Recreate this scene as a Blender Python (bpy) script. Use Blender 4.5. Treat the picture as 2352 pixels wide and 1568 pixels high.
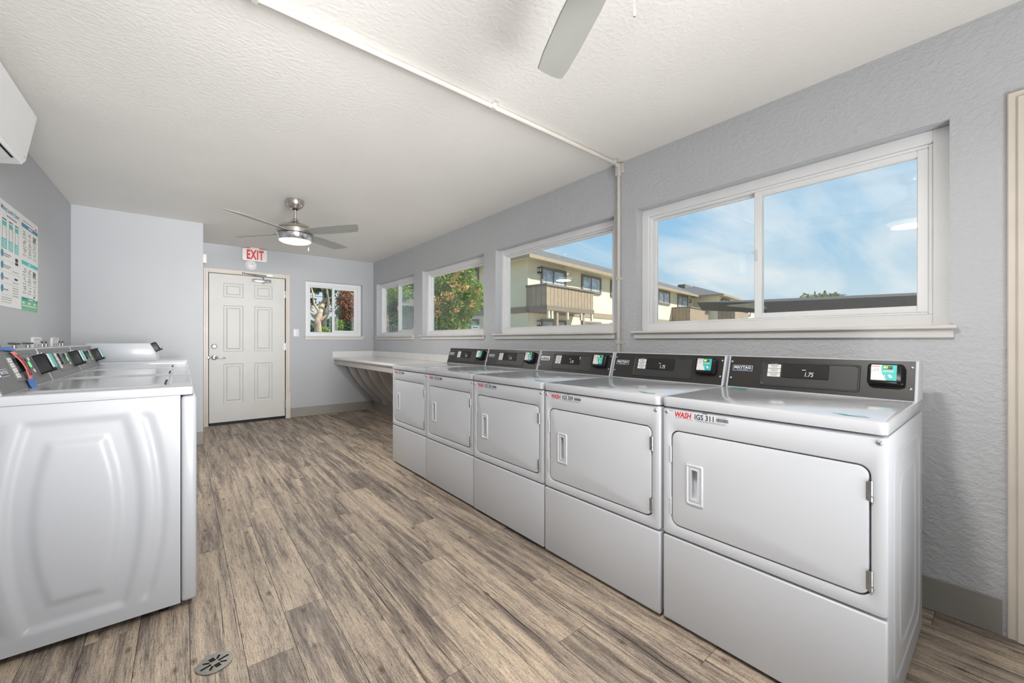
import bpy, bmesh, math, random
from mathutils import Vector, Matrix
R = math.radians
for _o in list(bpy.data.objects):
    bpy.data.objects.remove(_o, do_unlink=True)
sc = bpy.context.scene
COL = sc.collection

# ------------------------------------------------------------------ camera
FPX, YAW, CAMH = 930.37, 39.09, 1.11
cam_d = bpy.data.cameras.new('camera'); cam_d.sensor_width = 36.0
cam_d.lens = FPX / 2352 * 36.0
cam_d.shift_y = -(784 - 781.2) / 2352
cam_d.clip_start = 0.02; cam_d.clip_end = 400
cam = bpy.data.objects.new('camera', cam_d); COL.objects.link(cam)
cam.location = (0, 0, CAMH); cam.rotation_euler = (R(90), 0, R(-YAW))
sc.camera = cam

# ------------------------------------------------------------------ world / sky
world = bpy.data.worlds.new('sky'); sc.world = world; world.use_nodes = True
wn = world.node_tree; wn.nodes.clear()
def N(nt, kind, **kw):
    n = nt.nodes.new(kind)
    for k, v in kw.items():
        if k == 'inp':
            for i, val in v.items(): n.inputs[i].default_value = val
        else: setattr(n, k, v)
    return n
def ramp(nt, stops, interp='LINEAR'):
    n = nt.nodes.new('ShaderNodeValToRGB'); cr = n.color_ramp; cr.interpolation = interp
    while len(cr.elements) > 1: cr.elements.remove(cr.elements[-1])
    cr.elements[0].position = stops[0][0]; cr.elements[0].color = (*stops[0][1], 1)
    for p, c in stops[1:]:
        e = cr.elements.new(p); e.color = (*c, 1)
    return n
_tc = N(wn, 'ShaderNodeTexCoord'); _sep = N(wn, 'ShaderNodeSeparateXYZ')
wn.links.new(_tc.outputs['Generated'], _sep.inputs[0])
_grad = ramp(wn, [(0.0, (.64, .76, .84)), (.08, (.58, .74, .85)), (.22, (.34, .60, .84)), (.5, (.16, .42, .76)), (1, (.10, .30, .66))])
wn.links.new(_sep.outputs['Z'], _grad.inputs[0])
# thin streaky clouds, projected on a flat layer overhead
_den = N(wn, 'ShaderNodeMath', operation='MAXIMUM', inp={1: .04}); wn.links.new(_sep.outputs['Z'], _den.inputs[0])
_den2 = N(wn, 'ShaderNodeMath', operation='ADD', inp={1: .16}); wn.links.new(_den.outputs[0], _den2.inputs[0])
_div = N(wn, 'ShaderNodeVectorMath', operation='DIVIDE')
_cmb = N(wn, 'ShaderNodeCombineXYZ')
for _i in range(3): wn.links.new(_den2.outputs[0], _cmb.inputs[_i])
wn.links.new(_tc.outputs['Generated'], _div.inputs[0]); wn.links.new(_cmb.outputs[0], _div.inputs[1])
_map = N(wn, 'ShaderNodeMapping'); _map.inputs['Rotation'].default_value = (0, 0, R(28)); _map.inputs['Scale'].default_value = (.55, 1.5, 0)
_map.inputs['Location'].default_value = (.7, .35, 0)
wn.links.new(_div.outputs[0], _map.inputs[0])
_ns = N(wn, 'ShaderNodeTexNoise', inp={'Scale': 1.15, 'Detail': 7, 'Roughness': .56, 'Distortion': .5})
wn.links.new(_map.outputs[0], _ns.inputs['Vector'])
_cr = ramp(wn, [(.42, (0, 0, 0)), (.68, (.9, .9, .9))])
wn.links.new(_ns.outputs['Fac'], _cr.inputs[0])
_mix = N(wn, 'ShaderNodeMix', data_type='RGBA'); _mix.inputs[7].default_value = (.86, .90, .93, 1)
wn.links.new(_cr.outputs[0], _mix.inputs[0]); wn.links.new(_grad.outputs[0], _mix.inputs[6])
_bg = N(wn, 'ShaderNodeBackground', inp={'Strength': .88}); wn.links.new(_mix.outputs[2], _bg.inputs[0])
_wo = N(wn, 'ShaderNodeOutputWorld'); wn.links.new(_bg.outputs[0], _wo.inputs[0])

# ------------------------------------------------------------------ sun and unseen fill lights added behind the camera
def light(name, kind, loc, energy, color=(1, 1, 1), rot=None, **kw):
    d = bpy.data.lights.new(name, kind); d.energy = energy; d.color = color
    for k, v in kw.items(): setattr(d, k, v)
    o = bpy.data.objects.new(name, d); COL.objects.link(o); o.location = loc
    if rot is not None: o.rotation_euler = rot
    return o
def aim(o, target):
    o.rotation_euler = (Vector(target) - o.location).to_track_quat('-Z', 'Y').to_euler()
SUN_AZ, SUN_EL = 139.0, 47.0
_s = Vector((math.sin(R(SUN_AZ)) * math.cos(R(SUN_EL)), math.cos(R(SUN_AZ)) * math.cos(R(SUN_EL)), math.sin(R(SUN_EL))))
sun = light('sun', 'SUN', (12, -14, 18), 6.2, (1, .93, .82), angle=R(.6)); aim(sun, sun.location - _s)
# added fill beam behind the camera, in place of a camera flash
rear = light('rear_fill_light', 'AREA', (.55, -1.72, 1.25), 29, (.98, .99, 1.0), shape='RECTANGLE', size=1.4, size_y=1.4, spread=R(50))
aim(rear, (.55, 5.2, 2.2))
# added fill panel low behind the camera, turned up to brighten the ceiling
uplight = light('rear_fill_uplight', 'AREA', (.62, -1.05, .06), 60, (.97, .985, 1.0), shape='RECTANGLE', size=1.4, size_y=1.2, spread=R(130))
aim(uplight, (.35, .45, 2.36))
FAN_W = 19

sc.view_settings.view_transform = 'Standard'; sc.view_settings.look = 'None'
sc.view_settings.exposure = 0.2; sc.view_settings.gamma = 1.0; sc.view_settings.use_curve_mapping = False
sc.cycles.use_denoising = True; sc.cycles.use_adaptive_sampling = True; sc.cycles.adaptive_threshold = .04; sc.cycles.use_light_tree = False; sc.cycles.time_limit = 1000
sc.cycles.max_bounces = 6; sc.cycles.diffuse_bounces = 4; sc.cycles.glossy_bounces = 3
sc.cycles.transparent_max_bounces = 12; sc.cycles.transmission_bounces = 4
sc.cycles.sample_clamp_indirect = 6.0; sc.cycles.caustics_reflective = False; sc.cycles.caustics_refractive = False

# ------------------------------------------------------------------ materials
def new_mat(name):
    m = bpy.data.materials.new(name); m.use_nodes = True; nt = m.node_tree
    return m, nt, nt.nodes['Principled BSDF']
MATS = {}
def mat(name, col, rough=.5, metal=0.0, var=.06, vscale=6.0, bump=0.0, bscale=80.0, bdist=.004, spec=.5, coat=0.0, aniso=None):
    """procedural paint / plastic / metal: noise tints the colour a little, a second noise gives relief"""
    if name in MATS: return MATS[name]
    m, nt, b = new_mat(name)
    tc = N(nt, 'ShaderNodeTexCoord')
    ns = N(nt, 'ShaderNodeTexNoise', inp={'Scale': vscale, 'Detail': 1.0})
    nt.links.new(tc.outputs['Object'], ns.inputs['Vector'])
    lo = tuple(c * (1 - var) for c in col); hi = tuple(min(1, c * (1 + var)) for c in col)
    rp = ramp(nt, [(.3, lo), (.7, hi)]); nt.links.new(ns.outputs['Fac'], rp.inputs[0])
    nt.links.new(rp.outputs[0], b.inputs['Base Color'])
    b.inputs['Roughness'].default_value = rough; b.inputs['Metallic'].default_value = metal
    b.inputs['Specular IOR Level'].default_value = spec
    if coat: b.inputs['Coat Weight'].default_value = coat; b.inputs['Coat Roughness'].default_value = .08
    if bump:
        n2 = N(nt, 'ShaderNodeTexNoise', inp={'Scale': bscale, 'Detail': 5.0, 'Roughness': .55})
        nt.links.new(tc.outputs['Object'], n2.inputs['Vector'])
        bp = N(nt, 'ShaderNodeBump', inp={'Strength': bump, 'Distance': bdist})
        nt.links.new(n2.outputs['Fac'], bp.inputs['Height']); nt.links.new(bp.outputs[0], b.inputs['Normal'])
    MATS[name] = m; return m
def emis(name, col, strength, var=.04):
    if name in MATS: return MATS[name]
    m, nt, b = new_mat(name)
    tc = N(nt, 'ShaderNodeTexCoord'); ns = N(nt, 'ShaderNodeTexNoise', inp={'Scale': 5.0})
    nt.links.new(tc.outputs['Object'], ns.inputs['Vector'])
    rp = ramp(nt, [(.3, tuple(c * (1 - var) for c in col)), (.7, col)]); nt.links.new(ns.outputs['Fac'], rp.inputs[0])
    nt.links.new(rp.outputs[0], b.inputs['Emission Color']); b.inputs['Emission Strength'].default_value = strength
    b.inputs['Base Color'].default_value = (*col, 1); m.cycles.emission_sampling = 'NONE'
    MATS[name] = m; return m
def stucco(name, col, s1, s2, strength, dist, rough=.75, stretch=(1, 1, 1)):
    m, nt, b = new_mat(name)
    tc = N(nt, 'ShaderNodeTexCoord'); mp = N(nt, 'ShaderNodeMapping'); mp.inputs['Scale'].default_value = stretch
    nt.links.new(tc.outputs['Object'], mp.inputs[0])
    a = N(nt, 'ShaderNodeTexNoise', inp={'Scale': s1, 'Detail': 2.5, 'Roughness': .6})
    nt.links.new(mp.outputs[0], a.inputs['Vector'])
    bp = N(nt, 'ShaderNodeBump', inp={'Strength': strength, 'Distance': dist}); nt.links.new(a.outputs['Fac'], bp.inputs['Height'])
    nt.links.new(bp.outputs[0], b.inputs['Normal'])
    big = N(nt, 'ShaderNodeTexNoise', inp={'Scale': 1.1, 'Detail': 2.0}); nt.links.new(tc.outputs['Object'], big.inputs['Vector'])
    rp = ramp(nt, [(.3, tuple(c * .965 for c in col)), (.7, tuple(min(1, c * 1.02) for c in col))]); nt.links.new(big.outputs['Fac'], rp.inputs[0])
    nt.links.new(rp.outputs[0], b.inputs['Base Color']); b.inputs['Roughness'].default_value = rough
    MATS[name] = m; return m
M_WALL = stucco('wall_paint_right', (.55, .56, .58), 38, 30, .6, .011, .6, (1, 1.0, 1.25))
M_WALL2 = stucco('wall_paint_smooth', (.495, .505, .525), 60, 45, .28, .006, .62)
M_CEIL = stucco('ceiling_paint', (.86, .838, .795), 50, 38, .34, .007, .55)
M_WHITE = mat('white_enamel', (.575, .592, .625), .36, var=.015, vscale=2, coat=.12)
M_WHITEW = mat('white_enamel_washer', (.455, .467, .495), .36, var=.015, vscale=2, coat=.12)
M_WHITE2 = mat('white_enamel_lid', (.50, .51, .535), .16, var=.015, vscale=2, coat=.4)
M_VINYL = mat('window_vinyl', (.87, .87, .875), .38, var=.02)
M_SILL = mat('sill_paint', (.72, .69, .66), .45, var=.04, bump=.15, bscale=60, bdist=.002)
M_CREAM = mat('casing_cream_paint', (.70, .635, .555), .36, var=.04, bump=.2, bscale=50, bdist=.003)
M_DOOR = mat('door_paint', (.66, .65, .62), .42, var=.02, bump=.06, bscale=90, bdist=.002)
M_BASE = mat('baseboard_vinyl', (.31, .295, .265), .5, var=.05)
M_BLACK = mat('black_plastic', (.010, .010, .012), .30, var=.2, spec=.25)
M_GAP = mat('dark_gap', (.010, .010, .010), .9, var=.2)
M_CONS = mat('console_charcoal', (.033, .030, .028), .36, var=.06, spec=.3)
M_CONS2 = mat('console_inset', (.045, .045, .046), .42, var=.06, spec=.3)
M_WCONS = mat('washer_console_grey', (.115, .115, .12), .38, var=.05)
M_WCONS2 = mat('washer_console_inset', (.155, .155, .155), .38, var=.05)
M_SCREEN = mat('display_window', (.010, .010, .011), .12, var=.2)
M_STEEL = mat('hinge_steel', (.45, .46, .47), .3, 1.0, var=.08, vscale=30)
M_CHROME = mat('chrome', (.66, .66, .67), .16, 1.0, var=.05, vscale=20)
M_NICKEL = mat('brushed_nickel', (.62, .58, .53), .24, 1.0, var=.06, vscale=40)
M_BLADE = mat('fan_blade_silver', (.36, .36, .335), .42, 0.15, var=.05)
M_BRASS = mat('chain_brass', (.75, .5, .3), .3, 1.0)
M_PAPER = mat('sticker_paper', (.80, .80, .78), .5, var=.03)
M_GREYPR = mat('grey_print', (.30, .30, .30), .6, var=.1)
M_INK = mat('black_print', (.02, .02, .02), .6, var=.1)
M_RED = mat('red_print', (.62, .035, .045), .5, var=.08)
M_NAVY = mat('navy_badge', (.02, .05, .11), .4, var=.1)
M_TEAL = mat('teal_print', (.03, .52, .48), .45, var=.06)
M_TEALD = mat('teal_print_dark', (.02, .30, .24), .5, var=.1)
M_BLUEB = mat('blue_print', (.035, .22, .36), .5, var=.08)
M_GREENP = mat('green_print', (.16, .50, .24), .5, var=.08)
M_LED = emis('led_digits', (.80, .95, .10), 1.6)
M_LEDD = mat('led_dim', (.30, .20, .10), .5, var=.1)
M_LCD = emis('lcd_digits', (.62, .62, .58), .45)
M_BTN = emis('green_button', (.15, .85, .25), .6)
M_SLIP = mat('coral_paper', (.88, .20, .19), .6, var=.05)
M_TAPE = mat('blue_tape', (.03, .17, .58), .5, var=.12, vscale=30)
M_DRAIN = mat('drain_steel', (.27, .26, .24), .38, 1.0, var=.12, vscale=60)
M_EXITW = mat('exit_sign_white', (.85, .84, .83), .4, var=.02)
M_EXITR = mat('exit_letters_red', (.72, .045, .04), .5, var=.05)
M_LAM = mat('counter_laminate', (.78, .77, .76), .18, var=.02, coat=.3)
M_BRACE = mat('brace_paint', (.56, .53, .50), .5, var=.05, bump=.1)
M_COND = mat('conduit_paint', (.64, .60, .55), .45, var=.03)
M_CREAMW = mat('facade_cream', (.80, .74, .545), .8, var=.03, vscale=1.5)
M_TAUPE = mat('facade_taupe', (.36, .285, .20), .75, var=.06, vscale=4)
M_TAUPED = mat('facade_taupe_dark', (.22, .185, .145), .7, var=.06, vscale=4)
M_CURT = mat('far_window_glass', (.46, .53, .58), .12, var=.35, vscale=2.5)
M_ASPH = mat('ground_reflector', (.32, .305, .28), .9, var=.15, vscale=3, bump=.3, bscale=60)  # unseen ground, made paler to throw sunlight in through the windows
M_LAWN = mat('lawn', (.09, .15, .04), .9, var=.4, vscale=9)
M_BARK = mat('pale_bark', (.46, .36, .26), .8, var=.35, vscale=7, bump=.4, bscale=25, bdist=.02)
M_BARKD = mat('brown_bark', (.12, .09, .065), .85, var=.3, vscale=10, bump=.4, bscale=30, bdist=.02)
M_POLE = mat('utility_pole_paint', (.11, .125, .14), .6, var=.15)
M_CARP = mat('carport_fascia', (.06, .052, .045), .7, var=.15, vscale=14, bump=.2, bscale=40)
M_SHED = mat('shed_siding', (.22, .21, .15), .8, var=.15, vscale=5)

def roof_mat():
    m, nt, b = new_mat('asphalt_shingle')
    tc = N(nt, 'ShaderNodeTexCoord'); mp = N(nt, 'ShaderNodeMapping'); mp.inputs['Scale'].default_value = (1, 3.2, 3.2)
    nt.links.new(tc.outputs['Object'], mp.inputs[0])
    ns = N(nt, 'ShaderNodeTexNoise', inp={'Scale': 4.5, 'Detail': 6.0, 'Roughness': .7}); nt.links.new(mp.outputs[0], ns.inputs['Vector'])
    rp = ramp(nt, [(.25, (.075, .075, .08)), (.75, (.19, .185, .18))]); nt.links.new(ns.outputs['Fac'], rp.inputs[0])
    nt.links.new(rp.outputs[0], b.inputs['Base Color']); b.inputs['Roughness'].default_value = .9
    return m
M_ROOF = roof_mat()

def glass_mat(name, tint=(.975, .99, .982), refl=1.0):
    m = bpy.data.materials.new(name); m.use_nodes = True; nt = m.node_tree; nt.nodes.clear()
    t = N(nt, 'ShaderNodeBsdfTransparent'); t.inputs[0].default_value = (*tint, 1)
    g = N(nt, 'ShaderNodeBsdfGlossy'); g.inputs['Roughness'].default_value = .015
    lw = N(nt, 'ShaderNodeLayerWeight', inp={'Blend': .5})          # Schlick reflectance, the same on both faces of the pane
    pw = N(nt, 'ShaderNodeMath', operation='POWER', inp={1: 4.5}); nt.links.new(lw.outputs['Facing'], pw.inputs[0])
    fr = N(nt, 'ShaderNodeMath', operation='MULTIPLY_ADD', inp={1: .80, 2: .035}); nt.links.new(pw.outputs[0], fr.inputs[0])
    tc = N(nt, 'ShaderNodeTexCoord'); ns = N(nt, 'ShaderNodeTexNoise', inp={'Scale': 2.0}); nt.links.new(tc.outputs['Object'], ns.inputs['Vector'])
    rp = ramp(nt, [(.3, (.95, .97, .97)), (.7, (1, 1, 1))]); nt.links.new(ns.outputs['Fac'], rp.inputs[0]); nt.links.new(rp.outputs[0], g.inputs[0])
    ml = N(nt, 'ShaderNodeMath', operation='MULTIPLY', inp={1: refl}); nt.links.new(fr.outputs[0], ml.inputs[0])
    mx = N(nt, 'ShaderNodeMixShader'); nt.links.new(ml.outputs[0], mx.inputs[0]); nt.links.new(t.outputs[0], mx.inputs[1]); nt.links.new(g.outputs[0], mx.inputs[2])
    o = N(nt, 'ShaderNodeOutputMaterial'); nt.links.new(mx.outputs[0], o.inputs[0])
    return m
M_GLASS = glass_mat('window_glass', refl=1.0)
M_SCREENMESH = glass_mat('insect_screen', (.60, .62, .58), .15)

def plank_mat():
    m, nt, b = new_mat('weathered_vinyl_plank')
    L = nt.links.new
    tc = N(nt, 'ShaderNodeTexCoord'); oi = N(nt, 'ShaderNodeObjectInfo')
    off = N(nt, 'ShaderNodeMath', operation='MULTIPLY', inp={1: 83.0}); L(oi.outputs['Random'], off.inputs[0])
    cmb = N(nt, 'ShaderNodeCombineXYZ'); L(off.outputs[0], cmb.inputs[0]); L(off.outputs[0], cmb.inputs[1]); L(off.outputs[0], cmb.inputs[2])
    add = N(nt, 'ShaderNodeVectorMath', operation='ADD'); L(tc.outputs['Object'], add.inputs[0]); L(cmb.outputs[0], add.inputs[1])
    # wavy grain: bend the across-plank coordinate
    wv = N(nt, 'ShaderNodeTexNoise', inp={'Scale': 3.0, 'Detail': 2.0}); L(add.outputs[0], wv.inputs['Vector'])
    wsub = N(nt, 'ShaderNodeVectorMath', operation='SUBTRACT'); L(wv.outputs['Color'], wsub.inputs[0]); wsub.inputs[1].default_value = (.5, .5, .5)
    wm = N(nt, 'ShaderNodeVectorMath', operation='MULTIPLY'); L(wsub.outputs[0], wm.inputs[0]); wm.inputs[1].default_value = (.016, 0, 0)
    p = N(nt, 'ShaderNodeVectorMath', operation='ADD'); L(add.outputs[0], p.inputs[0]); L(wm.outputs[0], p.inputs[1])
    def noise(scale, sx, sy, detail=4.0, rough=.6, dist=0.0):
        mp = N(nt, 'ShaderNodeMapping'); mp.inputs['Scale'].default_value = (sx, sy, 1); L(p.outputs[0], mp.inputs[0])
        n = N(nt, 'ShaderNodeTexNoise', inp={'Scale': scale, 'Detail': detail, 'Roughness': rough, 'Distortion': dist}); L(mp.outputs[0], n.inputs['Vector'])
        return n.outputs['Fac']
    patch = noise(1.0, 22, 1.5, 4, .66, .35)
    grain = noise(1.0, 230, 9, 3, .75)
    speck = noise(1.0, 330, 130, 2, .7)
    fine = noise(1.0, 330, 16, 2, .7)
    crack = noise(1.0, 100, 1.15, 3, .6, .15)
    tone = noise(1.0, 30, 1.2, 2, .5)
    # weathered patches with ragged, grain-torn edges over a tan ground
    w1 = N(nt, 'ShaderNodeMath', operation='MULTIPLY', inp={1: .66}); L(patch, w1.inputs[0])
    w2 = N(nt, 'ShaderNodeMath', operation='MULTIPLY_ADD', inp={1: .34}); L(grain, w2.inputs[0]); L(w1.outputs[0], w2.inputs[2])
    rv = N(nt, 'ShaderNodeMath', operation='MULTIPLY_ADD', inp={1: .09, 2: -.045}); L(oi.outputs['Random'], rv.inputs[0])
    w3 = N(nt, 'ShaderNodeMath', operation='ADD'); L(w2.outputs[0], w3.inputs[0]); L(rv.outputs[0], w3.inputs[1])
    rp = ramp(nt, [(.36, (.17, .138, .117)), (.43, (.265, .220, .187)), (.475, (.36, .302, .252)), (.525, (.49, .408, .328)), (.64, (.65, .535, .42))])
    L(w3.outputs[0], rp.inputs[0])
    tr = ramp(nt, [(.3, (.74, .73, .74)), (.7, (1.12, 1.10, 1.06))]); L(tone, tr.inputs[0])
    m0 = N(nt, 'ShaderNodeMix', data_type='RGBA', blend_type='MULTIPLY', inp={0: 1.0}); L(rp.outputs[0], m0.inputs[6]); L(tr.outputs[0], m0.inputs[7])
    fr = ramp(nt, [(.33, (.36, .33, .31)), (.46, (1, 1, 1)), (.8, (1.08, 1.07, 1.06))]); L(fine, fr.inputs[0])
    m1 = N(nt, 'ShaderNodeMix', data_type='RGBA', blend_type='MULTIPLY', inp={0: .8}); L(m0.outputs[2], m1.inputs[6]); L(fr.outputs[0], m1.inputs[7])
    sr = ramp(nt, [(.36, (.62, .60, .58)), (.52, (1, 1, 1)), (.7, (1.1, 1.09, 1.08))]); L(speck, sr.inputs[0])
    m1b = N(nt, 'ShaderNodeMix', data_type='RGBA', blend_type='MULTIPLY', inp={0: .8}); L(m1.outputs[2], m1b.inputs[6]); L(sr.outputs[0], m1b.inputs[7])
    crp = ramp(nt, [(.335, (.15, .12, .10)), (.355, (1, 1, 1))]); L(crack, crp.inputs[0])
    m2 = N(nt, 'ShaderNodeMix', data_type='RGBA', blend_type='MULTIPLY', inp={0: .9}); L(m1b.outputs[2], m2.inputs[6]); L(crp.outputs[0], m2.inputs[7])
    # scattered knots: a dark eye with a ring, only in some cells
    mpv = N(nt, 'ShaderNodeMapping'); mpv.inputs['Scale'].default_value = (7.2, 3.4, 1); L(p.outputs[0], mpv.inputs[0])
    vo = N(nt, 'ShaderNodeTexVoronoi', inp={'Scale': 1.0}); vo.voronoi_dimensions = '2D'; L(mpv.outputs[0], vo.inputs['Vector'])
    vs = N(nt, 'ShaderNodeSeparateColor'); L(vo.outputs['Color'], vs.inputs[0])
    sel = N(nt, 'ShaderNodeMath', operation='GREATER_THAN', inp={1: .52}); L(vs.outputs[0], sel.inputs[0])
    sel2 = N(nt, 'ShaderNodeMath', operation='MULTIPLY', inp={1: .85}); L(sel.outputs[0], sel2.inputs[0])
    kr = ramp(nt, [(0, (.22, .17, .14)), (.030, (.34, .27, .22)), (.045, (.9, .86, .8)), (.056, (.42, .35, .3)), (.075, (1, 1, 1))]); L(vo.outputs['Distance'], kr.inputs[0])
    m3 = N(nt, 'ShaderNodeMix', data_type='RGBA', blend_type='MULTIPLY'); L(sel2.outputs[0], m3.inputs[0]); L(m2.outputs[2], m3.inputs[6]); L(kr.outputs[0], m3.inputs[7])
    L(m3.outputs[2], b.inputs['Base Color'])
    b.inputs['Roughness'].default_value = .48; b.inputs['Specular IOR Level'].default_value = .35
    bp = N(nt, 'ShaderNodeBump', inp={'Strength': .25, 'Distance': .0015}); L(fine, bp.inputs['Height']); L(bp.outputs[0], b.inputs['Normal'])
    return m
M_PLANK = plank_mat()

def leaf_mat(name, stops, scale=3.0):
    m, nt, b = new_mat(name)
    tc = N(nt, 'ShaderNodeTexCoord')
    ns = N(nt, 'ShaderNodeTexNoise', inp={'Scale': scale, 'Detail': 6.0, 'Roughness': .75}); nt.links.new(tc.outputs['Object'], ns.inputs['Vector'])
    rp = ramp(nt, stops); nt.links.new(ns.outputs['Fac'], rp.inputs[0]); nt.links.new(rp.outputs[0], b.inputs['Base Color'])
    b.inputs['Roughness'].default_value = .5
    tr = N(nt, 'ShaderNodeBsdfTranslucent'); nt.links.new(rp.outputs[0], tr.inputs[0])
    mx = N(nt, 'ShaderNodeMixShader', inp={0: .35}); nt.links.new(b.outputs[0], mx.inputs[1]); nt.links.new(tr.outputs[0], mx.inputs[2])
    nt.links.new(mx.outputs[0], nt.nodes['Material Output'].inputs[0])
    return m
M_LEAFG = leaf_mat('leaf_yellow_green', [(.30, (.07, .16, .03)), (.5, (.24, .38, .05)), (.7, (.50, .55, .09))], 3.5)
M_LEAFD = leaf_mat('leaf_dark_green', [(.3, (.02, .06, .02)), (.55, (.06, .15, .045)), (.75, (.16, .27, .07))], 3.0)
M_LEAFO = leaf_mat('blossom_orange', [(.3, (.60, .27, .10)), (.7, (.85, .55, .26))], 5)
M_LEAFR = leaf_mat('leaf_russet', [(.3, (.13, .06, .035)), (.5, (.34, .14, .07)), (.72, (.50, .34, .14))], 3.0)
M_LEAFP = leaf_mat('leaf_pale_palm', [(.3, (.12, .14, .05)), (.7, (.34, .35, .16))], 3.0)
M_LAMPG = emis('fan_light_diffuser', (1.0, .90, .72), 1.25, var=.02)

# ------------------------------------------------------------------ mesh helpers
class MB:
    def __init__(s): s.v = []; s.f = []; s.stuff = False
    def add(s, vs, fs):
        o = len(s.v); s.v += [tuple(v) for v in vs]; s.f += [tuple(i + o for i in f) for f in fs]; return s
    def from_bm(s, bm):
        bm.verts.index_update(); s.add([v.co.copy() for v in bm.verts], [[v.index for v in f.verts] for f in bm.faces]); bm.free(); return s
    def box(s, x0, x1, y0, y1, z0, z1, bev=0.0, seg=2, M=None):
        bm = bmesh.new(); bmesh.ops.create_cube(bm, size=1.0)
        for v in bm.verts: v.co = Vector(((x0 + x1) / 2 + v.co.x * (x1 - x0), (y0 + y1) / 2 + v.co.y * (y1 - y0), (z0 + z1) / 2 + v.co.z * (z1 - z0)))
        if bev: bmesh.ops.bevel(bm, geom=bm.edges[:], offset=bev, segments=seg, affect='EDGES', profile=.5)
        if M is not None: bmesh.ops.transform(bm, matrix=M, verts=bm.verts)
        return s.from_bm(bm)
    def prism(s, pts, axis, lo, hi, bev=0.0, seg=2, M=None):
        """polygon (2-D points in the plane across the axis) pushed from lo to hi along the axis"""
        def P(a, b, c): return {'x': (c, a, b), 'y': (a, c, b), 'z': (a, b, c)}[axis]
        bm = bmesh.new()
        A = [bm.verts.new(P(a, b, lo)) for a, b in pts]; B = [bm.verts.new(P(a, b, hi)) for a, b in pts]
        bm.faces.new(A); bm.faces.new(B[::-1]); n = len(pts)
        for i in range(n): bm.faces.new((A[i], B[i], B[(i + 1) % n], A[(i + 1) % n]))
        bmesh.ops.recalc_face_normals(bm, faces=bm.faces[:])
        if bev:
            caps = [e for e in bm.edges if all(abs((v.co['xyz'.index(axis)]) - w) < 1e-9 for v in e.verts for w in (lo,)) or all(abs((v.co['xyz'.index(axis)]) - hi) < 1e-9 for v in e.verts)]
            bmesh.ops.bevel(bm, geom=caps, offset=bev, segments=seg, affect='EDGES', profile=.5)
        if M is not None: bmesh.ops.transform(bm, matrix=M, verts=bm.verts)
        return s.from_bm(bm)
    def loops(s, L, cap0=False, cap1=False, closed=True):
        n = len(L[0]); o = len(s.v)
        for l in L: s.v += [tuple(p) for p in l]
        for k in range(len(L) - 1):
            for i in range(n if closed else n - 1):
                j = (i + 1) % n; s.f.append((o + k * n + i, o + k * n + j, o + (k + 1) * n + j, o + (k + 1) * n + i))
        if cap0: s.f.append(tuple(o + i for i in range(n))[::-1])
        if cap1: s.f.append(tuple(o + (len(L) - 1) * n + i for i in range(n)))
        return s
    def lathe(s, prof, c=(0, 0, 0), n=40, M=None):
        """profile of (radius, height) turned about the vertical through c"""
        L = []
        for r, z in prof:
            l = []
            for i in range(n):
                a = 2 * math.pi * i / n; p = Vector((c[0] + max(r, 1e-4) * math.cos(a), c[1] + max(r, 1e-4) * math.sin(a), c[2] + z))
                l.append(M @ p if M is not None else p)
            L.append(l)
        return s.loops(L)
    def tube(s, pts, rad, n=10, caps=True):
        pts = [Vector(p) for p in pts]; rs = rad if isinstance(rad, (list, tuple)) else [rad] * len(pts)
        L = []; up = None
        for i, p in enumerate(pts):
            d = (pts[min(i + 1, len(pts) - 1)] - pts[max(i - 1, 0)]).normalized()
            if up is None or abs(up.dot(d)) > .95: up = Vector((0, 0, 1)) if abs(d.z) < .9 else Vector((1, 0, 0))
            a = d.cross(up).normalized(); b2 = a.cross(d).normalized(); up = b2
            L.append([p + (a * math.cos(2 * math.pi * k / n) + b2 * math.sin(2 * math.pi * k / n)) * rs[i] for k in range(n)])
        return s.loops(L, caps, caps)
    def poly(s, pts): o = len(s.v); s.v += [tuple(p) for p in pts]; s.f.append(tuple(range(o, o + len(pts)))); return s
    def xf(s, M): s.v = [tuple(M @ Vector(v)) for v in s.v]; return s
    def mesh(s, name, m, smooth=None, fix=True):
        me = bpy.data.meshes.new(name); me.from_pydata(s.v, [], s.f)
        if fix:
            bm = bmesh.new(); bm.from_mesh(me); bmesh.ops.recalc_face_normals(bm, faces=bm.faces[:]); bm.to_mesh(me); bm.free()
        if smooth is not None:
            for p in me.polygons: p.use_smooth = True
            me.set_sharp_from_angle(angle=R(smooth))
        if m is not None: me.materials.append(m)
        return me
    def build(s, name, m, parent=None, smooth=None, fix=True):
        o = put(name, s.mesh(name, m, smooth, fix), parent)
        if s.stuff: o['kind'] = 'stuff'          # many tiny pieces of print, too small to pick apart
        return o
def put(name, me, parent=None, loc=None):
    o = bpy.data.objects.new(name, me); COL.objects.link(o)
    if parent is not None: o.parent = parent
    if loc is not None: o.location = loc
    return o
def tag(o, label=None, cat=None, group=None, kind=None):
    for k, v in (('label', label), ('category', cat), ('group', group), ('kind', kind)):
        if v: o[k] = v
    return o
def thing(name, label, cat, loc=(0, 0, 0), group=None, rz=0.0, kind=None):
    o = bpy.data.objects.new(name, None); COL.objects.link(o); o.location = loc; o.rotation_euler = (0, 0, rz)
    o.empty_display_size = .1
    return tag(o, label, cat, group, kind)
def copy_tree(o, parent=None):
    c = o.copy(); COL.objects.link(c); c.parent = parent
    for ch in [x for x in o.children]: copy_tree(ch, c)
    return c
def rr(a0, a1, b0, b1, r, n=6):
    out = []
    for ca, cb, s0 in ((a1 - r, b1 - r, 0), (a0 + r, b1 - r, 90), (a0 + r, b0 + r, 180), (a1 - r, b0 + r, 270)):
        for k in range(n + 1):
            t = R(s0 + 90 * k / n); out.append((ca + r * math.cos(t), cb + r * math.sin(t)))
    return out
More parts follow.
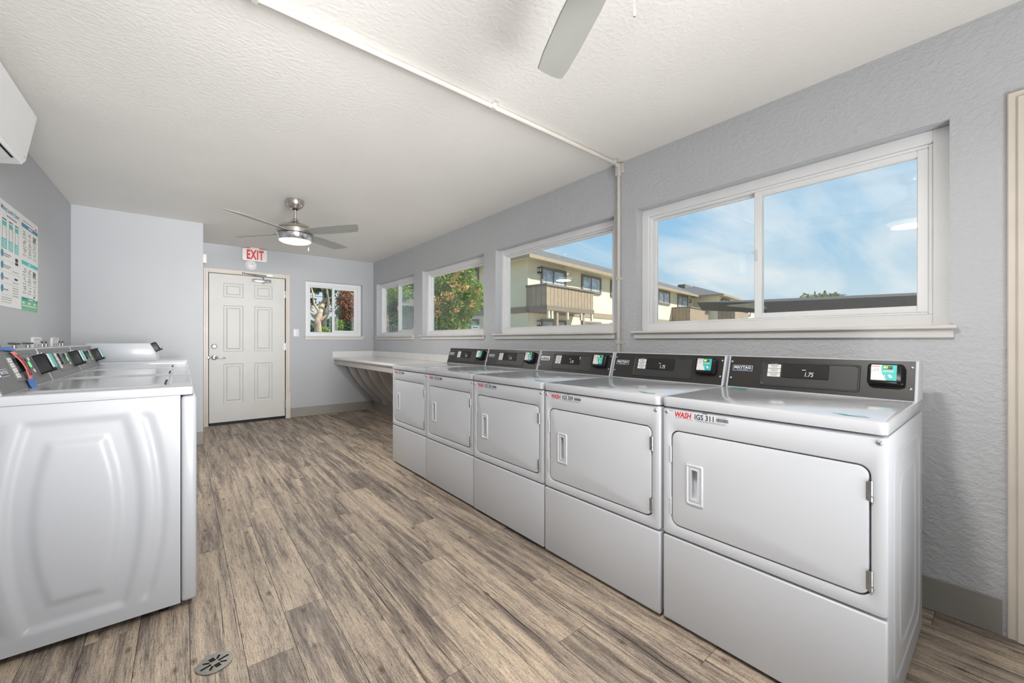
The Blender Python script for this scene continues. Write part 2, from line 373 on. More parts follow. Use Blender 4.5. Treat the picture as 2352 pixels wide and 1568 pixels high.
def curve_mesh(obj):
    COL.objects.link(obj); bpy.context.view_layer.update()
    dg = bpy.context.evaluated_depsgraph_get(); ev = obj.evaluated_get(dg); me = bpy.data.meshes.new_from_object(ev)
    bpy.data.objects.remove(obj, do_unlink=True)
    return me
_TX = {}
def text(name, body, origin, xa, ya, w, h, m, parent, thick=.0004, shear=0.0, bold=0.0, space=1.0):
    """lettering filling the rectangle w x h that starts at origin, along the unit axes xa, ya"""
    key = (body, shear, bold, space)
    if key not in _TX:
        cu = bpy.data.curves.new('lettering', 'FONT'); cu.body = body; cu.resolution_u = 2; cu.shear = shear; cu.offset = bold; cu.space_character = space
        ob = bpy.data.objects.new('lettering', cu); me = curve_mesh(ob)
        vs = [v.co.copy() for v in me.vertices]; fs = [tuple(p.vertices) for p in me.polygons]; bpy.data.meshes.remove(me)
        x0 = min(v.x for v in vs); x1 = max(v.x for v in vs); y0 = min(v.y for v in vs); y1 = max(v.y for v in vs)
        _TX[key] = ([((v.x - x0) / (x1 - x0), (v.y - y0) / (y1 - y0)) for v in vs], fs)
    vs, fs = _TX[key]; xa = Vector(xa); ya = Vector(ya); nz = xa.cross(ya).normalized(); o = Vector(origin)
    b = MB(); b.add([o + xa * (u * w) + ya * (v * h) + nz * thick for u, v in vs], fs)
    return b.build(name, m, parent, fix=False)
def bars(rects, origin, xa, ya, thick=.0004):
    """flat print: rectangles (x0,x1,y0,y1) in the plane of xa, ya"""
    xa = Vector(xa); ya = Vector(ya); nz = xa.cross(ya).normalized(); o = Vector(origin); b = MB()
    for x0, x1, y0, y1 in rects:
        b.poly([o + xa * x + ya * y + nz * thick for x, y in ((x0, y0), (x1, y0), (x1, y1), (x0, y1))])
    if len(rects) > 1: b.stuff = True
    return b
def slab(b, pts, origin, xa, ya, d0, d1, bev=0.0):
    """a plate with the outline pts (in xa, ya) from height d0 to d1 above the plane"""
    xa = Vector(xa); ya = Vector(ya); nz = xa.cross(ya).normalized(); o = Vector(origin)
    def P(p, d, k=1.0, c=(0, 0)): return o + xa * (c[0] + (p[0] - c[0]) * k) + ya * (c[1] + (p[1] - c[1]) * k) + nz * d
    cx = sum(p[0] for p in pts) / len(pts); cy = sum(p[1] for p in pts) / len(pts)
    L = [[P(p, d0) for p in pts], [P(p, d1 - bev) for p in pts]]
    if bev:
        ext = max(max(abs(p[0] - cx) for p in pts), 1e-6); ey = max(max(abs(p[1] - cy) for p in pts), 1e-6)
        L.append([o + xa * (cx + (p[0] - cx) * (1 - bev / ext)) + ya * (cy + (p[1] - cy) * (1 - bev / ey)) + nz * d1 for p in pts])
    b.loops(L, True, True); return b

def grid_wall(b, axis, us, zs, holes, w0, w1):
    """a wall slab with rectangular holes; axis 'x': wall across x (u is y), axis 'y': wall across y (u is x)"""
    us = sorted(set(us + [h[0] for h in holes] + [h[1] for h in holes])); zs = sorted(set(zs + [h[2] for h in holes] + [h[3] for h in holes]))
    def solid(i, j):
        if i < 0 or j < 0 or i >= len(us) - 1 or j >= len(zs) - 1: return False
        u = (us[i] + us[i + 1]) / 2; z = (zs[j] + zs[j + 1]) / 2
        return not any(h[0] < u < h[1] and h[2] < z < h[3] for h in holes)
    def P(u, z, w): return (w, u, z) if axis == 'x' else (u, w, z)
    for i in range(len(us) - 1):
        for j in range(len(zs) - 1):
            if not solid(i, j): continue
            u0, u1, z0, z1 = us[i], us[i + 1], zs[j], zs[j + 1]
            for w in (w0, w1): b.poly([P(u0, z0, w), P(u1, z0, w), P(u1, z1, w), P(u0, z1, w)])
            if not solid(i - 1, j): b.poly([P(u0, z0, w0), P(u0, z1, w0), P(u0, z1, w1), P(u0, z0, w1)])
            if not solid(i + 1, j): b.poly([P(u1, z0, w0), P(u1, z1, w0), P(u1, z1, w1), P(u1, z0, w1)])
            if not solid(i, j - 1): b.poly([P(u0, z0, w0), P(u1, z0, w0), P(u1, z0, w1), P(u0, z0, w1)])
            if not solid(i, j + 1): b.poly([P(u0, z1, w0), P(u1, z1, w0), P(u1, z1, w1), P(u0, z1, w1)])
    bm = bmesh.new(); me = bpy.data.meshes.new('t'); me.from_pydata(b.v, [], b.f); bm.from_mesh(me); bpy.data.meshes.remove(me)
    bmesh.ops.remove_doubles(bm, verts=bm.verts[:], dist=1e-5); bmesh.ops.recalc_face_normals(bm, faces=bm.faces[:])
    b.v = []; b.f = []; b.from_bm(bm); return b

# ------------------------------------------------------------------ room shell
XW, XL, YE, YN, ZC = 2.395, -.80, 6.5125, -1.80, 2.36      # right wall, left wall, far wall, wall behind the camera, ceiling
XD = 1.483                                                   # dryer fronts
XP, YP = .168, 5.45                                          # partition end and face
ZG = -.15                                                    # ground outside
WT = .16
WINS = [(.155, 1.604), (1.79, 3.206), (3.41, 4.78), (5.03, 6.367)]
ZS, ZH = 1.17, 2.0
def structure(o): o['kind'] = 'structure'; return o
b = MB(); grid_wall(b, 'x', [YN - WT, YE + WT], [ZG, ZC], [(u0, u1, ZS, ZH) for u0, u1 in WINS] + [(-.93, -.10, 0.0, 1.985)], XW, XW + WT)
structure(b.build('wall_right', M_WALL))
b = MB(); grid_wall(b, 'y', [XL, XW], [ZG, ZC], [(1.396, 2.218, ZS, 1.985), (.245, 1.145, 0.0, 1.995)], YE, YE + WT)
structure(b.build('wall_far', M_WALL2))
b = MB(); grid_wall(b, 'x', [YN - WT, YE + WT], [ZG, ZC], [], XL - WT, XL)
structure(b.build('wall_left', M_WALL2))
b = MB(); grid_wall(b, 'y', [XL, XW], [ZG, ZC], [(-.20, 1.32, 0.0, 2.05)], YN - WT, YN)
structure(b.build('wall_near', M_WALL2))
b = MB(); b.box(XL, XP, YP, YE, ZG, ZC); structure(b.build('wall_partition', M_WALL2))
b = MB(); b.box(XL - WT, XW + WT, YN - WT, YE + WT, ZC, ZC + .12); structure(b.build('ceiling', M_CEIL))
# the roof with its eaves, which shade the windows from the sun
b = MB(); b.box(XL - .95, XW + WT + 1.05, YN - .9, YE + .75, ZC + .14, ZC + .34); structure(b.build('roof_eaves', M_TAUPED))

# floor: slab with single planks laid on it
PW, PL = .15, 1.22
b = MB(); b.box(XL - .02, XW + .02, YN - .02, YE + .15, ZG, -.003); floor = structure(b.build('floor', M_GAP))
b = MB(); g = .0008
b.box(-PW / 2 + g, PW / 2 - g, -PL / 2 + g, PL / 2 - g, -.004, 0); plank_me = b.mesh('plank', M_PLANK)
joint = {1: 1.435, 2: 1.635, 3: 1.87, 4: 2.153, 5: 1.17, 6: 1.466, 7: 1.848, 8: 1.047, 9: 1.39, 10: .669}
rnd = random.Random(5)
k0 = math.floor((XL - .02) / PW) - 1
k = k0
while True:
    xs = .02 + (k - 1) * PW          # k=1 starts at x=.02
    if xs > XW: break
    if xs + PW > XL:
        y = joint.get(k, rnd.uniform(0, PL)); y -= math.ceil((y - YN) / PL) * PL
        while y < YE:
            y0, y1, x0, x1 = max(y, YN), min(y + PL, YE), max(xs, XL), min(xs + PW, XW)
            if y1 - y0 > .02 and x1 - x0 > .005:
                if (y0, y1, x0, x1) == (y, y + PL, xs, xs + PW): me = plank_me
                else:
                    cx, cy = xs + PW / 2, y + PL / 2
                    b = MB(); b.box(x0 - cx + g, x1 - cx - g, y0 - cy + g, y1 - cy - g, -.004, 0); me = b.mesh('plank', M_PLANK)
                put('plank', me, floor, (xs + PW / 2, y + PL / 2, 0))
            y += PL
    k += 1

# baseboards
BH = .135
def baseboard(name, x0, x1, y0, y1):
    b = MB(); b.box(x0, x1, y0, y1, 0.0005, BH, .002, 1); structure(b.build(name, M_BASE))
baseboard('baseboard_far', 1.20, XW, YE - .008, YE)
baseboard('baseboard_right', XW - .008, XW, .02, YE - .009)
baseboard('baseboard_partition', XL + .009, XP, YP - .008, YP)
baseboard('baseboard_left', XL, XL + .008, YN, YP)

# ------------------------------------------------------------------ windows
def window(num, axis, base, u0, u1, z0, z1, kind):
    """axis 'x': in the right wall (u = y), 'y': in the far wall (u = x); w is depth outward from the room face"""
    def bx(b, a0, a1, c0, c1, w0, w1, bev=.003):
        return b.box(base + w0, base + w1, a0, a1, c0, c1, bev, 1) if axis == 'x' else b.box(a0, a1, base + w0, base + w1, c0, c1, bev, 1)
    def ring(b, a0, a1, c0, c1, ws, wt, wb, w0, w1, ws2=None):
        ws2 = ws if ws2 is None else ws2
        bx(b, a0, a0 + ws, c0, c1, w0, w1); bx(b, a1 - ws2, a1, c0, c1, w0, w1)
        bx(b, a0 + ws, a1 - ws2, c1 - wt, c1, w0, w1); bx(b, a0 + ws, a1 - ws2, c0, c0 + wb, w0, w1); return b
    t = thing('window_%d' % num, None, None, kind='structure')
    b = MB(); ring(b, u0, u1, z0, z1, .052, .052, .050, .062, .135); ring(b, u0 + .052, u1 - .052, z0 + .050, z1 - .052, .014, .014, .010, .074, .135)
    b.build('frame', M_VINYL, t, 30)
    a0, a1, c0, c1 = u0 + .066, u1 - .066, z0 + .060, z1 - .066
    if kind == 'fixed':
        b = MB(); ring(b, a0, a1, c0, c1, .018, .014, .006, .088, .125); b.build('glazing_bead', M_VINYL, t, 30)
        g0 = (a0 + .018, a1 - .018, c0 + .006, c1 - .014); pb = MB(); bx(pb, *g0, .104, .110, 0); pb.build('pane', M_GLASS, t)
    else:
        mid = (a0 + a1) / 2
        # sliding sash on the low-u or high-u half, fixed lite on the other
        lo = kind in ('slide_low',)
        s0, s1 = (a0, mid + .022) if lo else (mid - .022, a1)
        f0, f1 = (mid - .01, a1) if lo else (a0, mid + .01)
        b = MB(); ring(b, f0, f1, c0, c1, .02, .014, .006, .108, .13); fx = b.build('fixed_sash', M_VINYL, t, 30)
        pb = MB(); bx(pb, f0 + .02, f1 - .02, c0 + .006, c1 - .014, .117, .122, 0); pb.build('pane', M_GLASS, fx)
        b = MB(); ring(b, s0, s1, c0, c1, .036, .030, .030, .078, .106); sl = b.build('sliding_sash', M_VINYL, t, 30)
        pb = MB(); bx(pb, s0 + .036, s1 - .036, c0 + .03, c1 - .03, .090, .095, 0); pb.build('pane', M_GLASS, sl)
        lm = s1 - .012 if lo else s0 + .012
        b = MB(); bx(b, lm - .006, lm + .006, (c0 + c1) / 2 - .03, (c0 + c1) / 2 + .03, .066, .078, .002); bx(b, lm - .004, lm + (.02 if lo else -.02), (c0 + c1) / 2 + .012, (c0 + c1) / 2 + .018, .062, .068, .001)
        b.build('latch', M_SILL, sl, 30)
        if kind == 'slide_low_screen' or num == 2:
            pass
    b = MB(); bx(b, u0 - .022, u1 + .022, z0 - .014, z0 + .002, -.042, .062, .004); b.build('sill', M_SILL, t, 30)
    b = MB(); bx(b, u0 - .012, u1 + .012, z0 - .050, z0 - .014, -.018, 0.0, .003); b.build('sill_apron', M_SILL, t, 30)
    return t
window(1, 'y', YE, 1.396, 2.218, ZS, 1.985, 'slide_high')
for i, ((u0, u1), kd) in enumerate(zip(WINS[::-1], ('slide_low', 'fixed', 'fixed', 'slide_low'))): window(i + 2, 'x', XW, u0, u1, ZS, ZH, kd)

# ------------------------------------------------------------------ exit door in the far wall
d1 = thing('door_1', None, None, kind='structure')
DX0, DX1, DZ0, DZ1 = .262, 1.128, .036, 1.981
b = MB(); cw = .052
for pr in ((-.016, 0.0, 0), (-.022, -.010, .016)):
    y0, y1, ins = YE + pr[0], YE + pr[1], pr[2]
    b.box(DX0 - .006 - cw + ins, DX0 - .008 if not ins else DX0 - .022, y0, y1, 0, DZ1 + .008 + (cw - ins), .003, 1)
    b.box(DX1 + .008 if not ins else DX1 + .022, DX1 + .006 + cw - ins, y0, y1, 0, DZ1 + .008 + (cw - ins), .003, 1)
    b.box(DX0 - .008, DX1 + .008, y0, y1, DZ1 + .008 + (0 if not ins else .014), DZ1 + .008 + (cw - ins), .003, 1)
b.build('casing', M_CREAM, d1, 30)
b = MB(); b.box(DX1 + .004, DX1 + .064, YE - .034, YE - .016, 0, .37, .003, 1); b.build('plinth_block', M_CREAM, d1, 30)
b = MB(); b.box(.2455, DX0 - .012, YE + .002, YE + .12, 0, 1.994); b.box(DX1 + .012, 1.1445, YE + .002, YE + .12, 0, 1.994); b.box(.2455, 1.1445, YE + .002, YE + .12, DZ1 + .006, 1.9945); b.build('jamb', M_CREAM, d1)
b = MB(); b.box(.25, 1.14, YE + .075, YE + .09, 0.001, 1.99); b.build('stop', M_GAP, d1)  # dark sheet behind the leaf, shade of the door gap put into its colour
panels = [(x0, x1, z0, z1) for (x0, x1) in ((.412, .632), (.759, .973)) for (z0, z1) in ((1.68, 1.865), (.96, 1.57), (.276, .80))]
YF = YE + .012
b = MB(); grid_wall(b, 'y', [DX0, DX1], [DZ0, DZ1], panels, YF, YF + .044); leaf = b.build('leaf', M_DOOR, d1)
for (x0, x1, z0, z1) in panels:
    b = MB(); L = []
    for ins, dep in ((0, 0), (.004, .007), (.012, .010), (.030, .010), (.046, .002)):
        L.append([(x0 + ins, YF + dep, z0 + ins), (x1 - ins, YF + dep, z0 + ins), (x1 - ins, YF + dep, z1 - ins), (x0 + ins, YF + dep, z1 - ins)])
    b.loops(L, False, True); b.build('panel', M_DOOR, leaf)
b = MB(); b.box(DX0 + .004, DX1 - .004, YF - .004, YF + .02, .004, .035, .002, 1); b.build('door_sweep', M_BLACK, d1)
for z in (.20, 1.02, 1.76):
    b = MB(); b.tube([(DX1 + .006, YE - .008, z - .05), (DX1 + .006, YE - .008, z + .05)], .009, 10); b.box(DX1 - .012, DX1 + .006, YF - .003, YF + .001, z - .05, z + .05); b.build('hinge', M_STEEL, d1, 40)
My = Matrix.Rotation(R(90), 4, 'X')       # turns a lathe about z into one that points along -y
def knob(b, x, z, prof): return b.lathe(prof, n=24, M=Matrix.Translation((x, YF, z)) @ My)
b = MB(); knob(b, .315, 1.03, [(0, .02), (.018, .02), (.026, .012), (.032, .004), (.032, 0)]); b.build('deadbolt', M_CHROME, d1, 40)
b = MB(); knob(b, .315, .885, [(0, .03), (.012, .03), (.014, .012), (.030, .008), (.034, 0)])
b.tube([(.315, YF - .032, .885), (.34, YF - .04, .886), (.40, YF - .042, .882), (.435, YF - .040, .878)], [.010, .010, .009, .006], 10); b.build('lever_handle', M_CHROME, d1, 40)
b = MB(); b.box(DX0 - .03, DX0 + .012, YF - .03, YF - .006, .865, .905, .008, 2); b.tube([(DX0 - .045, YF - .02, .885), (DX0 - .005, YF - .02, .885)], .010, 10); b.build('latch_guard', M_STEEL, d1, 40)
b = MB(); b.box(.745, .955, YF - .045, YF - .004, 1.905, 1.945, .006, 2); b.tube([(.745, YF - .025, 1.925), (.728, YF - .025, 1.925)], .014, 12); b.tube([(.865, YF - .025, 1.885), (.865, YF - .025, 1.905)], .010, 10); cl = b.build('closer_body', M_CHROME, d1, 40)
b = MB(); b.tube([(.865, YF - .025, 1.945), (.865, YF - .028, 1.962), (.845, YF - .032, 1.978), (.63, YF - .040, 2.008)], .006, 8); b.tube([(.63, YF - .036, 2.008), (.90, YF - .034, 1.998)], .007, 8); b.lathe([(.0, .012), (.014, .012), (.014, -.012), (0, -.012)], (.63, YF - .038, 2.008), 14); b.box(.895, .975, YE - .024, YE - .016, 1.992, 2.02); b.build('closer_arm', M_STEEL, d1, 40)

# ------------------------------------------------------------------ door in the right wall beside the camera (only its casing shows)
d2 = thing('door_2', None, None, kind='structure')
b = MB()
for (ya, yb, zt) in ((-.10, .008, 2.027), (-1.04, -.93, 2.027)):
    in_lo = ya if ya > -.5 else yb
    b.box(XW - .014, XW, ya, yb, 0, zt, .003, 1)
    if ya > -.5: b.box(XW - .022, XW - .012, ya + .03, yb - .022, 0, zt - .022, .004, 1); b.box(XW - .030, XW - .02, ya, ya + .045, 0, zt - .05, .006, 2)
    else: b.box(XW - .022, XW - .012, ya + .022, yb - .03, 0, zt - .022, .004, 1)
b.box(XW - .014, XW, -.93, -.10, 1.985, 2.027, .003, 1); b.box(XW - .022, XW - .012, -.95, -.08, 1.99, 2.005, .003, 1)
b.build('casing', M_CREAM, d2, 30)
b = MB(); b.box(XW + .02, XW + .06, -.925, -.105, .01, 1.98, .003, 1); b.build('leaf', M_DOOR, d2, 30)

# ------------------------------------------------------------------ unseen glazed entrance, added to go with the fill lights behind the camera
d3 = thing('added_entrance', None, None, kind='structure')
b = MB()
for x in (-.20, .53, 1.27): b.box(x, x + .05, YN - .10, YN - .05, 0, 2.05, .004, 1)
for z in (0.0, 2.0): b.box(-.15, 1.27, YN - .10, YN - .05, z, z + .05, .004, 1)
b.build('frame', M_VINYL, d3, 30)
for x0, x1 in ((-.15, .53), (.58, 1.27)):
    b = MB(); b.box(x0, x1, YN - .08, YN - .074, .05, 2.0); b.build('pane', M_GLASS, d3)

# ------------------------------------------------------------------ conduit
cd = thing('electrical_conduit', 'cream painted metal conduit crossing the ceiling and dropping down the window wall', 'conduit', (0, 0, 0))
yc = 1.735
b = MB(); b.tube([(XL + .001, yc - .03, ZC - .016), (2.33, yc + .002, ZC - .016), (2.365, yc + .005, ZC - .026)], .0125, 12); b.build('ceiling_run', M_COND, cd, 40)
b = MB(); b.box(XW - .034, XW, yc - .012, yc + .024, 2.265, 2.352, .006, 2); b.box(XW - .016, XW, yc - .030, yc - .012, 2.28, 2.352, .004, 2); b.build('elbow_fitting', M_COND, cd, 30)
b = MB(); b.tube([(XW - .013, yc + .006, 2.27), (XW - .013, yc + .006, .60)], .0115, 12); b.build('wall_run', M_COND, cd, 40)
for p, ax in (((1.274, yc - .012, ZC), 'c'), ((2.32, yc, ZC), 'c'), ((.20, yc - .02, ZC), 'c'), ((XW, yc + .006, 1.545), 'w'), ((XW, yc + .006, 1.095), 'w')):
    b = MB()
    if ax == 'c': b.box(p[0] - .012, p[0] + .012, p[1] - .0145, p[1] + .0145, ZC - .0305, ZC, .003, 1); b.box(p[0] - .012, p[0] + .012, p[1] - .04, p[1] + .004, ZC - .003, ZC)
    else: b.box(XW - .0265, XW, p[1] - .0135, p[1] + .0135, p[2] - .012, p[2] + .012, .003, 1); b.box(XW - .003, XW, p[1] - .038, p[1], p[2] - .01, p[2] + .01)
    b.build('strap', M_COND, cd)

# ------------------------------------------------------------------ dryers along the window wall
DW = .664
NX, UPZ = (0, -1, 0), (0, 0, 1)           # reading direction and up for print on the fronts that face -x
# sloping console face: s is measured up the slope from the deck
CS0 = Vector((.562, 0, .888)); CSU = Vector((.045, 0, .145)).normalized()
def cs(y, z): return CS0 + CSU * ((z - .888) / CSU.z) + Vector((0, y, 0))
def on_face(y, z): return (0.0, y, z)
def face_rr(y0, y1, z0, z1, r, x, n=6): return [(x, a, c) for a, c in rr(y0, y1, z0, z1, r, n)]
def make_dryer():
    t = thing('commercial_dryer', 'x', 'dryer', (0, 0, 0), 'white dryers in a row under the windows')
    # cabinet shell: two embossed sides, back, floor
    b = MB(); b.box(.024, .70, .003, DW - .003, .022, .843, .006, 2)
    for x0, x1, z0, z1 in ((.10, .62, .10, .78), (.20, .52, .16, .70)):
        L = [[(x, .003 - d, z) for x, z in rr(x0 + i, x1 - i, z0 + i, z1 - i, .06, 6)] for i, d in ((0, -.001), (.006, .003), (.012, .003), (.018, -.001))]
        b.loops(L)
    b.build('cabinet', M_WHITE, t, 35)
    # upper front panel with the door opening
    dy0, dy1, dz0, dz1 = .040, .624, .395, .756
    b = MB()
    def oloop(i, x): return face_rr(.001 + i, DW - .001 - i, .349 + i, .8455 - i, .012, x)
    b.loops([oloop(0, .030), oloop(0, .006), oloop(.002, .0015), oloop(.006, 0), face_rr(dy0 - .010, dy1 + .010, dz0 - .010, dz1 + .010, .034, 0.0), face_rr(dy0 - .005, dy1 + .005, dz0 - .005, dz1 + .005, .030, .003), face_rr(dy0 - .004, dy1 + .004, dz0 - .004, dz1 + .004, .029, .026)])
    b.build('front_panel', M_WHITE, t, 35)
    b = MB(); b.box(.026, .03, dy0 - .01, dy1 + .01, dz0 - .01, dz1 + .01); b.build('door_gap', M_GAP, t)
    # door with handle pocket
    hy0, hy1, hz0, hz1 = .505, .566, .494, .642
    b = MB()
    def dl(i, x): return face_rr(dy0 + i, dy1 - i, dz0 + i, dz1 - i, .026, x)
    b.loops([dl(0, .024), dl(0, .004), dl(.0015, .001), dl(.005, 0), face_rr(hy0, hy1, hz0, hz1, .006, 0), face_rr(hy0, hy1, hz0, hz1, .006, .02)])
    door = b.build('door', M_WHITE, t, 35)
    b = MB()
    def hl(i, x): return face_rr(hy0 + i, hy1 - i, hz0 + i, hz1 - i, .005, x)
    b.loops([hl(-.002, .003), hl(-.002, -.002), hl(.001, -.005), hl(.005, -.005), hl(.008, -.002), hl(.010, -.0025), hl(.018, -.004), hl(.019, .018), hl(.022, .020)], False, True)
    b.build('handle', M_WHITE, door, 35)
    for z0 in (.662, .412):
        b = MB(); b.tube([(.001, dy0 - .004, z0), (.001, dy0 - .004, z0 + .058)], .0055, 10); b.box(-.001, .003, dy0 - .002, dy0 + .006, z0 + .004, z0 + .054); b.box(-.006, .004, dy0 - .0095, dy0 + .0015, z0 + .014, z0 + .016)
        b.build('hinge', M_STEEL, door, 40)
    for z0 in (.632, .43):
        b = MB(); b.box(-.002, .006, dy1 + .003, dy1 + .010, z0, z0 + .065, .0015, 1); b.build('latch_plate', M_WHITE, t, 30)
    # lower panel and toe
    b = MB(); b.box(0, .028, .001, DW - .001, .014, .342, .006, 3); b.build('kick_panel', M_WHITE, t, 35)
    for y in (.05, DW - .05):
        for x in (.06, .64):
            b = MB(); b.lathe([(0, .0), (.018, 0), (.018, .012), (.008, .012), (.008, .03), (0, .03)], (x, y, 0), 14); b.build('foot', M_BLACK, t, 40)
    # top deck
    b = MB()
    def tl(i, z): return [(x, y, z) for x, y in rr(-.008 + i, .70 - i, 0 + i, DW - i, .020, 6)]
    b.loops([tl(.012, .851), tl(.001, .851), tl(0, .853), tl(0, .880), tl(.002, .885), tl(.007, .888)], True, True); b.build('top_deck', M_WHITE2, t, 35)
    for y in (.019, .648):
        b = MB(); b.lathe([(0, .004), (.004, .004), (.0075, .0015), (.008, 0)], n=16, M=Matrix.Translation((0, y, .829)) @ Matrix.Rotation(R(-90), 4, 'Y')); b.build('screw', M_CHROME, t, 40)
    # console
    b = MB(); b.prism([(.562, .886), (.607, 1.031), (.612, 1.034), (.70, 1.034), (.70, .886)], 'y', .001, DW - .001, .003, 2); con = b.build('console', M_WHITE, t, 30)
    b = MB(); pl = [(-.654, .003), (-.010, .003), (-.010, .150), (-.654, .150)]
    slab(b, pl, CS0, NX, CSU, .0, .0022); b.build('console_panel', M_CONS, con)
    def S(y, z): return (-y, (z - .888) / CSU.z)
    def rrc(y0, y1, z0, z1, r, n=4): a = S(y1, z0); c = S(y0, z1); return rr(a[0], c[0], a[1], c[1], r, n)
    b = MB()
    nrm = Vector(NX).cross(CSU).normalized()
    def cl(i, d, y0=.163, y1=.517, z0=.905, z1=1.012): 
        a = S(y1, z0); c = S(y0, z1); return [CS0 + Vector(NX) * p + CSU * q + nrm * d for p, q in rr(a[0] + i, c[0] - i, a[1] + i, c[1] - i, .010, 4)]
    b.loops([cl(0, .0022), cl(.002, .0055), cl(.005, .0055), cl(.008, .003), cl(.010, .003)], False, True); b.build('control_inset', M_CONS2, con, 35)
    b = MB(); slab(b, rrc(.264, .432, .945, 1.003, .003), CS0, NX, CSU, .003, .0062, .0012); ds = b.build('display', M_SCREEN, con, 30)
    o = CS0 + Vector(NX) * (-.345) + CSU * ((.953 - .888) / CSU.z); text('lettering', '1.75', o + nrm * .0062, NX, CSU, .030, .0185, M_LCD, ds, shear=.15)
    o = CS0 + Vector(NX) * (-.357) + CSU * ((.979 - .888) / CSU.z); bars([(0, .014, 0, .0022)], o + nrm * .0062, NX, CSU).build('price_caption', M_LCD, ds)
    for i in range(3):
        z0 = .9835 - i * .0185
        b = MB(); slab(b, rrc(.438, .489, z0, z0 + .0165, .001), CS0, NX, CSU, .003, .0034); st = b.build('cycle_sticker', M_PAPER, con)
        o = CS0 + Vector(NX) * (-.489) + CSU * ((z0 - .888) / CSU.z); bars([(.010, .041, .0095, .0130), (.014, .037, .0038, .0062)], o + nrm * .0034, NX, CSU).build('print', M_GREYPR, st)
    o = CS0 + Vector(NX) * (-.478) + CSU * ((1.0025 - .888) / CSU.z); text('lettering', 'CYCLES', o + nrm * .0032, NX, CSU, .026, .0048, M_PAPER, con)
    b = MB(); slab(b, rrc(.552, .640, .963, .991, .003), CS0, NX, CSU, .0022, .0045, .0008); bd = b.build('brand_badge', M_CHROME, con, 30)
    b = MB(); slab(b, rrc(.555, .637, .9655, .9885, .002), CS0, NX, CSU, .0045, .0048); b.build('badge_field', M_NAVY, bd)
    o = CS0 + Vector(NX) * (-.632) + CSU * ((.9735 - .888) / CSU.z); text('lettering', 'MAYTAG', o + nrm * .0050, NX, CSU, .072, .0135, M_PAPER, bd, bold=.03)
    o = CS0 + Vector(NX) * (-.620) + CSU * ((.9675 - .888) / CSU.z); text('lettering', 'COMMERCIAL LAUNDRY', o + nrm * .0050, NX, CSU, .048, .0042, M_PAPER, bd)
    for y, z in ((.018, 1.008), (.020, .931), (.646, 1.006), (.644, .930)):
        M = Matrix.Translation(cs(y, z)) @ nrm.to_track_quat('Z', 'Y').to_matrix().to_4x4()
        b = MB(); b.lathe([(0, .005), (.0025, .005), (.0048, .0035), (.005, .002)], n=12, M=M); b.build('screw', M_CHROME, con, 40)
    # card reader
    b = MB(); slab(b, rrc(.036, .140, .936, 1.014, .012, 5), CS0, NX, CSU, .0022, .030, .008); rd = b.build('card_reader', M_BLACK, con, 40)
    b = MB(); slab(b, rrc(.056, .128, .951, 1.008, .002), CS0, NX, CSU, .030, .0308); b.build('reader_face', M_PAPER, rd)
    # teal field with its curved left edge
    a = S(.100, .951); cpts = []
    yl, yr, zb, zt = .098, .056, .951, 1.008
    for k in range(9):
        q = k / 8; z = zt + (zb - zt) * q; cpts.append(S(yl + .003 * math.sin(q * 3) - .016 * q * q, z))
    cpts += [S(yr, zb), S(yr, zt)]
    b = MB(); slab(b, cpts, CS0, NX, CSU, .0308, .0311); b.build('teal_print', M_TEAL, rd)
    o = CS0 + Vector(NX) * (-.126) + CSU * ((.999 - .888) / CSU.z); text('lettering', 'WASH', o + nrm * .0309, NX, CSU, .024, .0055, M_RED, rd, shear=.2, bold=.01)
    o = CS0 + Vector(NX) * (-.094) + CSU * ((.992 - .888) / CSU.z); b = bars([(0, .026, 0, .0125)], o + nrm * .0311, NX, CSU); b.build('led_window', M_INK, rd)
    o = CS0 + Vector(NX) * (-.093) + CSU * ((.9940 - .888) / CSU.z); text('lettering', '80', o + nrm * .0316, NX, CSU, .012, .0095, M_LED, rd, bold=.01); text('lettering', '88', o + Vector(NX) * .0125 + nrm * .0316, NX, CSU, .0105, .0095, M_LEDD, rd)
    o = CS0 + Vector(NX) * (-.126) + CSU * ((.951 - .888) / CSU.z)
    bars([(.010, .0125, .041, .0435), (.017, .0195, .041, .0435), (.002, .012, .0365, .0375), (.015, .02, .0365, .0375)], o + nrm * .0309, NX, CSU).build('indicator_print', M_INK, rd)
    bars([(.034, .062, .0375, .039), (.030, .062, .0325, .0345)], o + nrm * .0312, NX, CSU).build('caption_print', M_PAPER, rd)
    # contactless mark: a card and waves
    b = MB(); xa = Vector(NX)
    for r0 in (.003, .0055, .008):
        pts = [(.042 + r0 * math.cos(R(a)), .016 + r0 * math.sin(R(a))) for a in range(120, 245, 15)]
        for (p0, p1) in zip(pts, pts[1:]): b.poly([o + xa * (.042 + (p[0] - .042) * k) + CSU * (.016 + (p[1] - .016) * k) + nrm * .0316 for p, k in ((p0, 1), (p1, 1), (p1, .82), (p0, .82))])
    b.poly([o + xa * x + CSU * y + nrm * .0316 for x, y in ((.045, .020), (.052, .024), (.060, .013), (.053, .009))]); b.build('tap_card_mark', M_PAPER, rd)
    b = MB(); slab(b, rrc(.050, .130, .938, .950, .004), CS0, NX, CSU, .028, .036, .003); b.build('reader_lip', M_BLACK, rd, 40)
    # asset label on the front panel
    text('lettering', 'WASH', (0, .613, .813), NX, UPZ, .066, .0225, M_RED, t, shear=.18, bold=.035)
    b = MB(); pts = [(.611 - .068 * k / 8, .8075 + .0035 * math.sin(math.pi * k / 8)) for k in range(9)]
    for p0, p1 in zip(pts, pts[1:]): b.poly([(-.0004, p0[0], p0[1]), (-.0004, p1[0], p1[1]), (-.0004, p1[0], p1[1] + .0012), (-.0004, p0[0], p0[1] + .0012)])
    b.build('logo_swoosh', M_GREYPR, t)
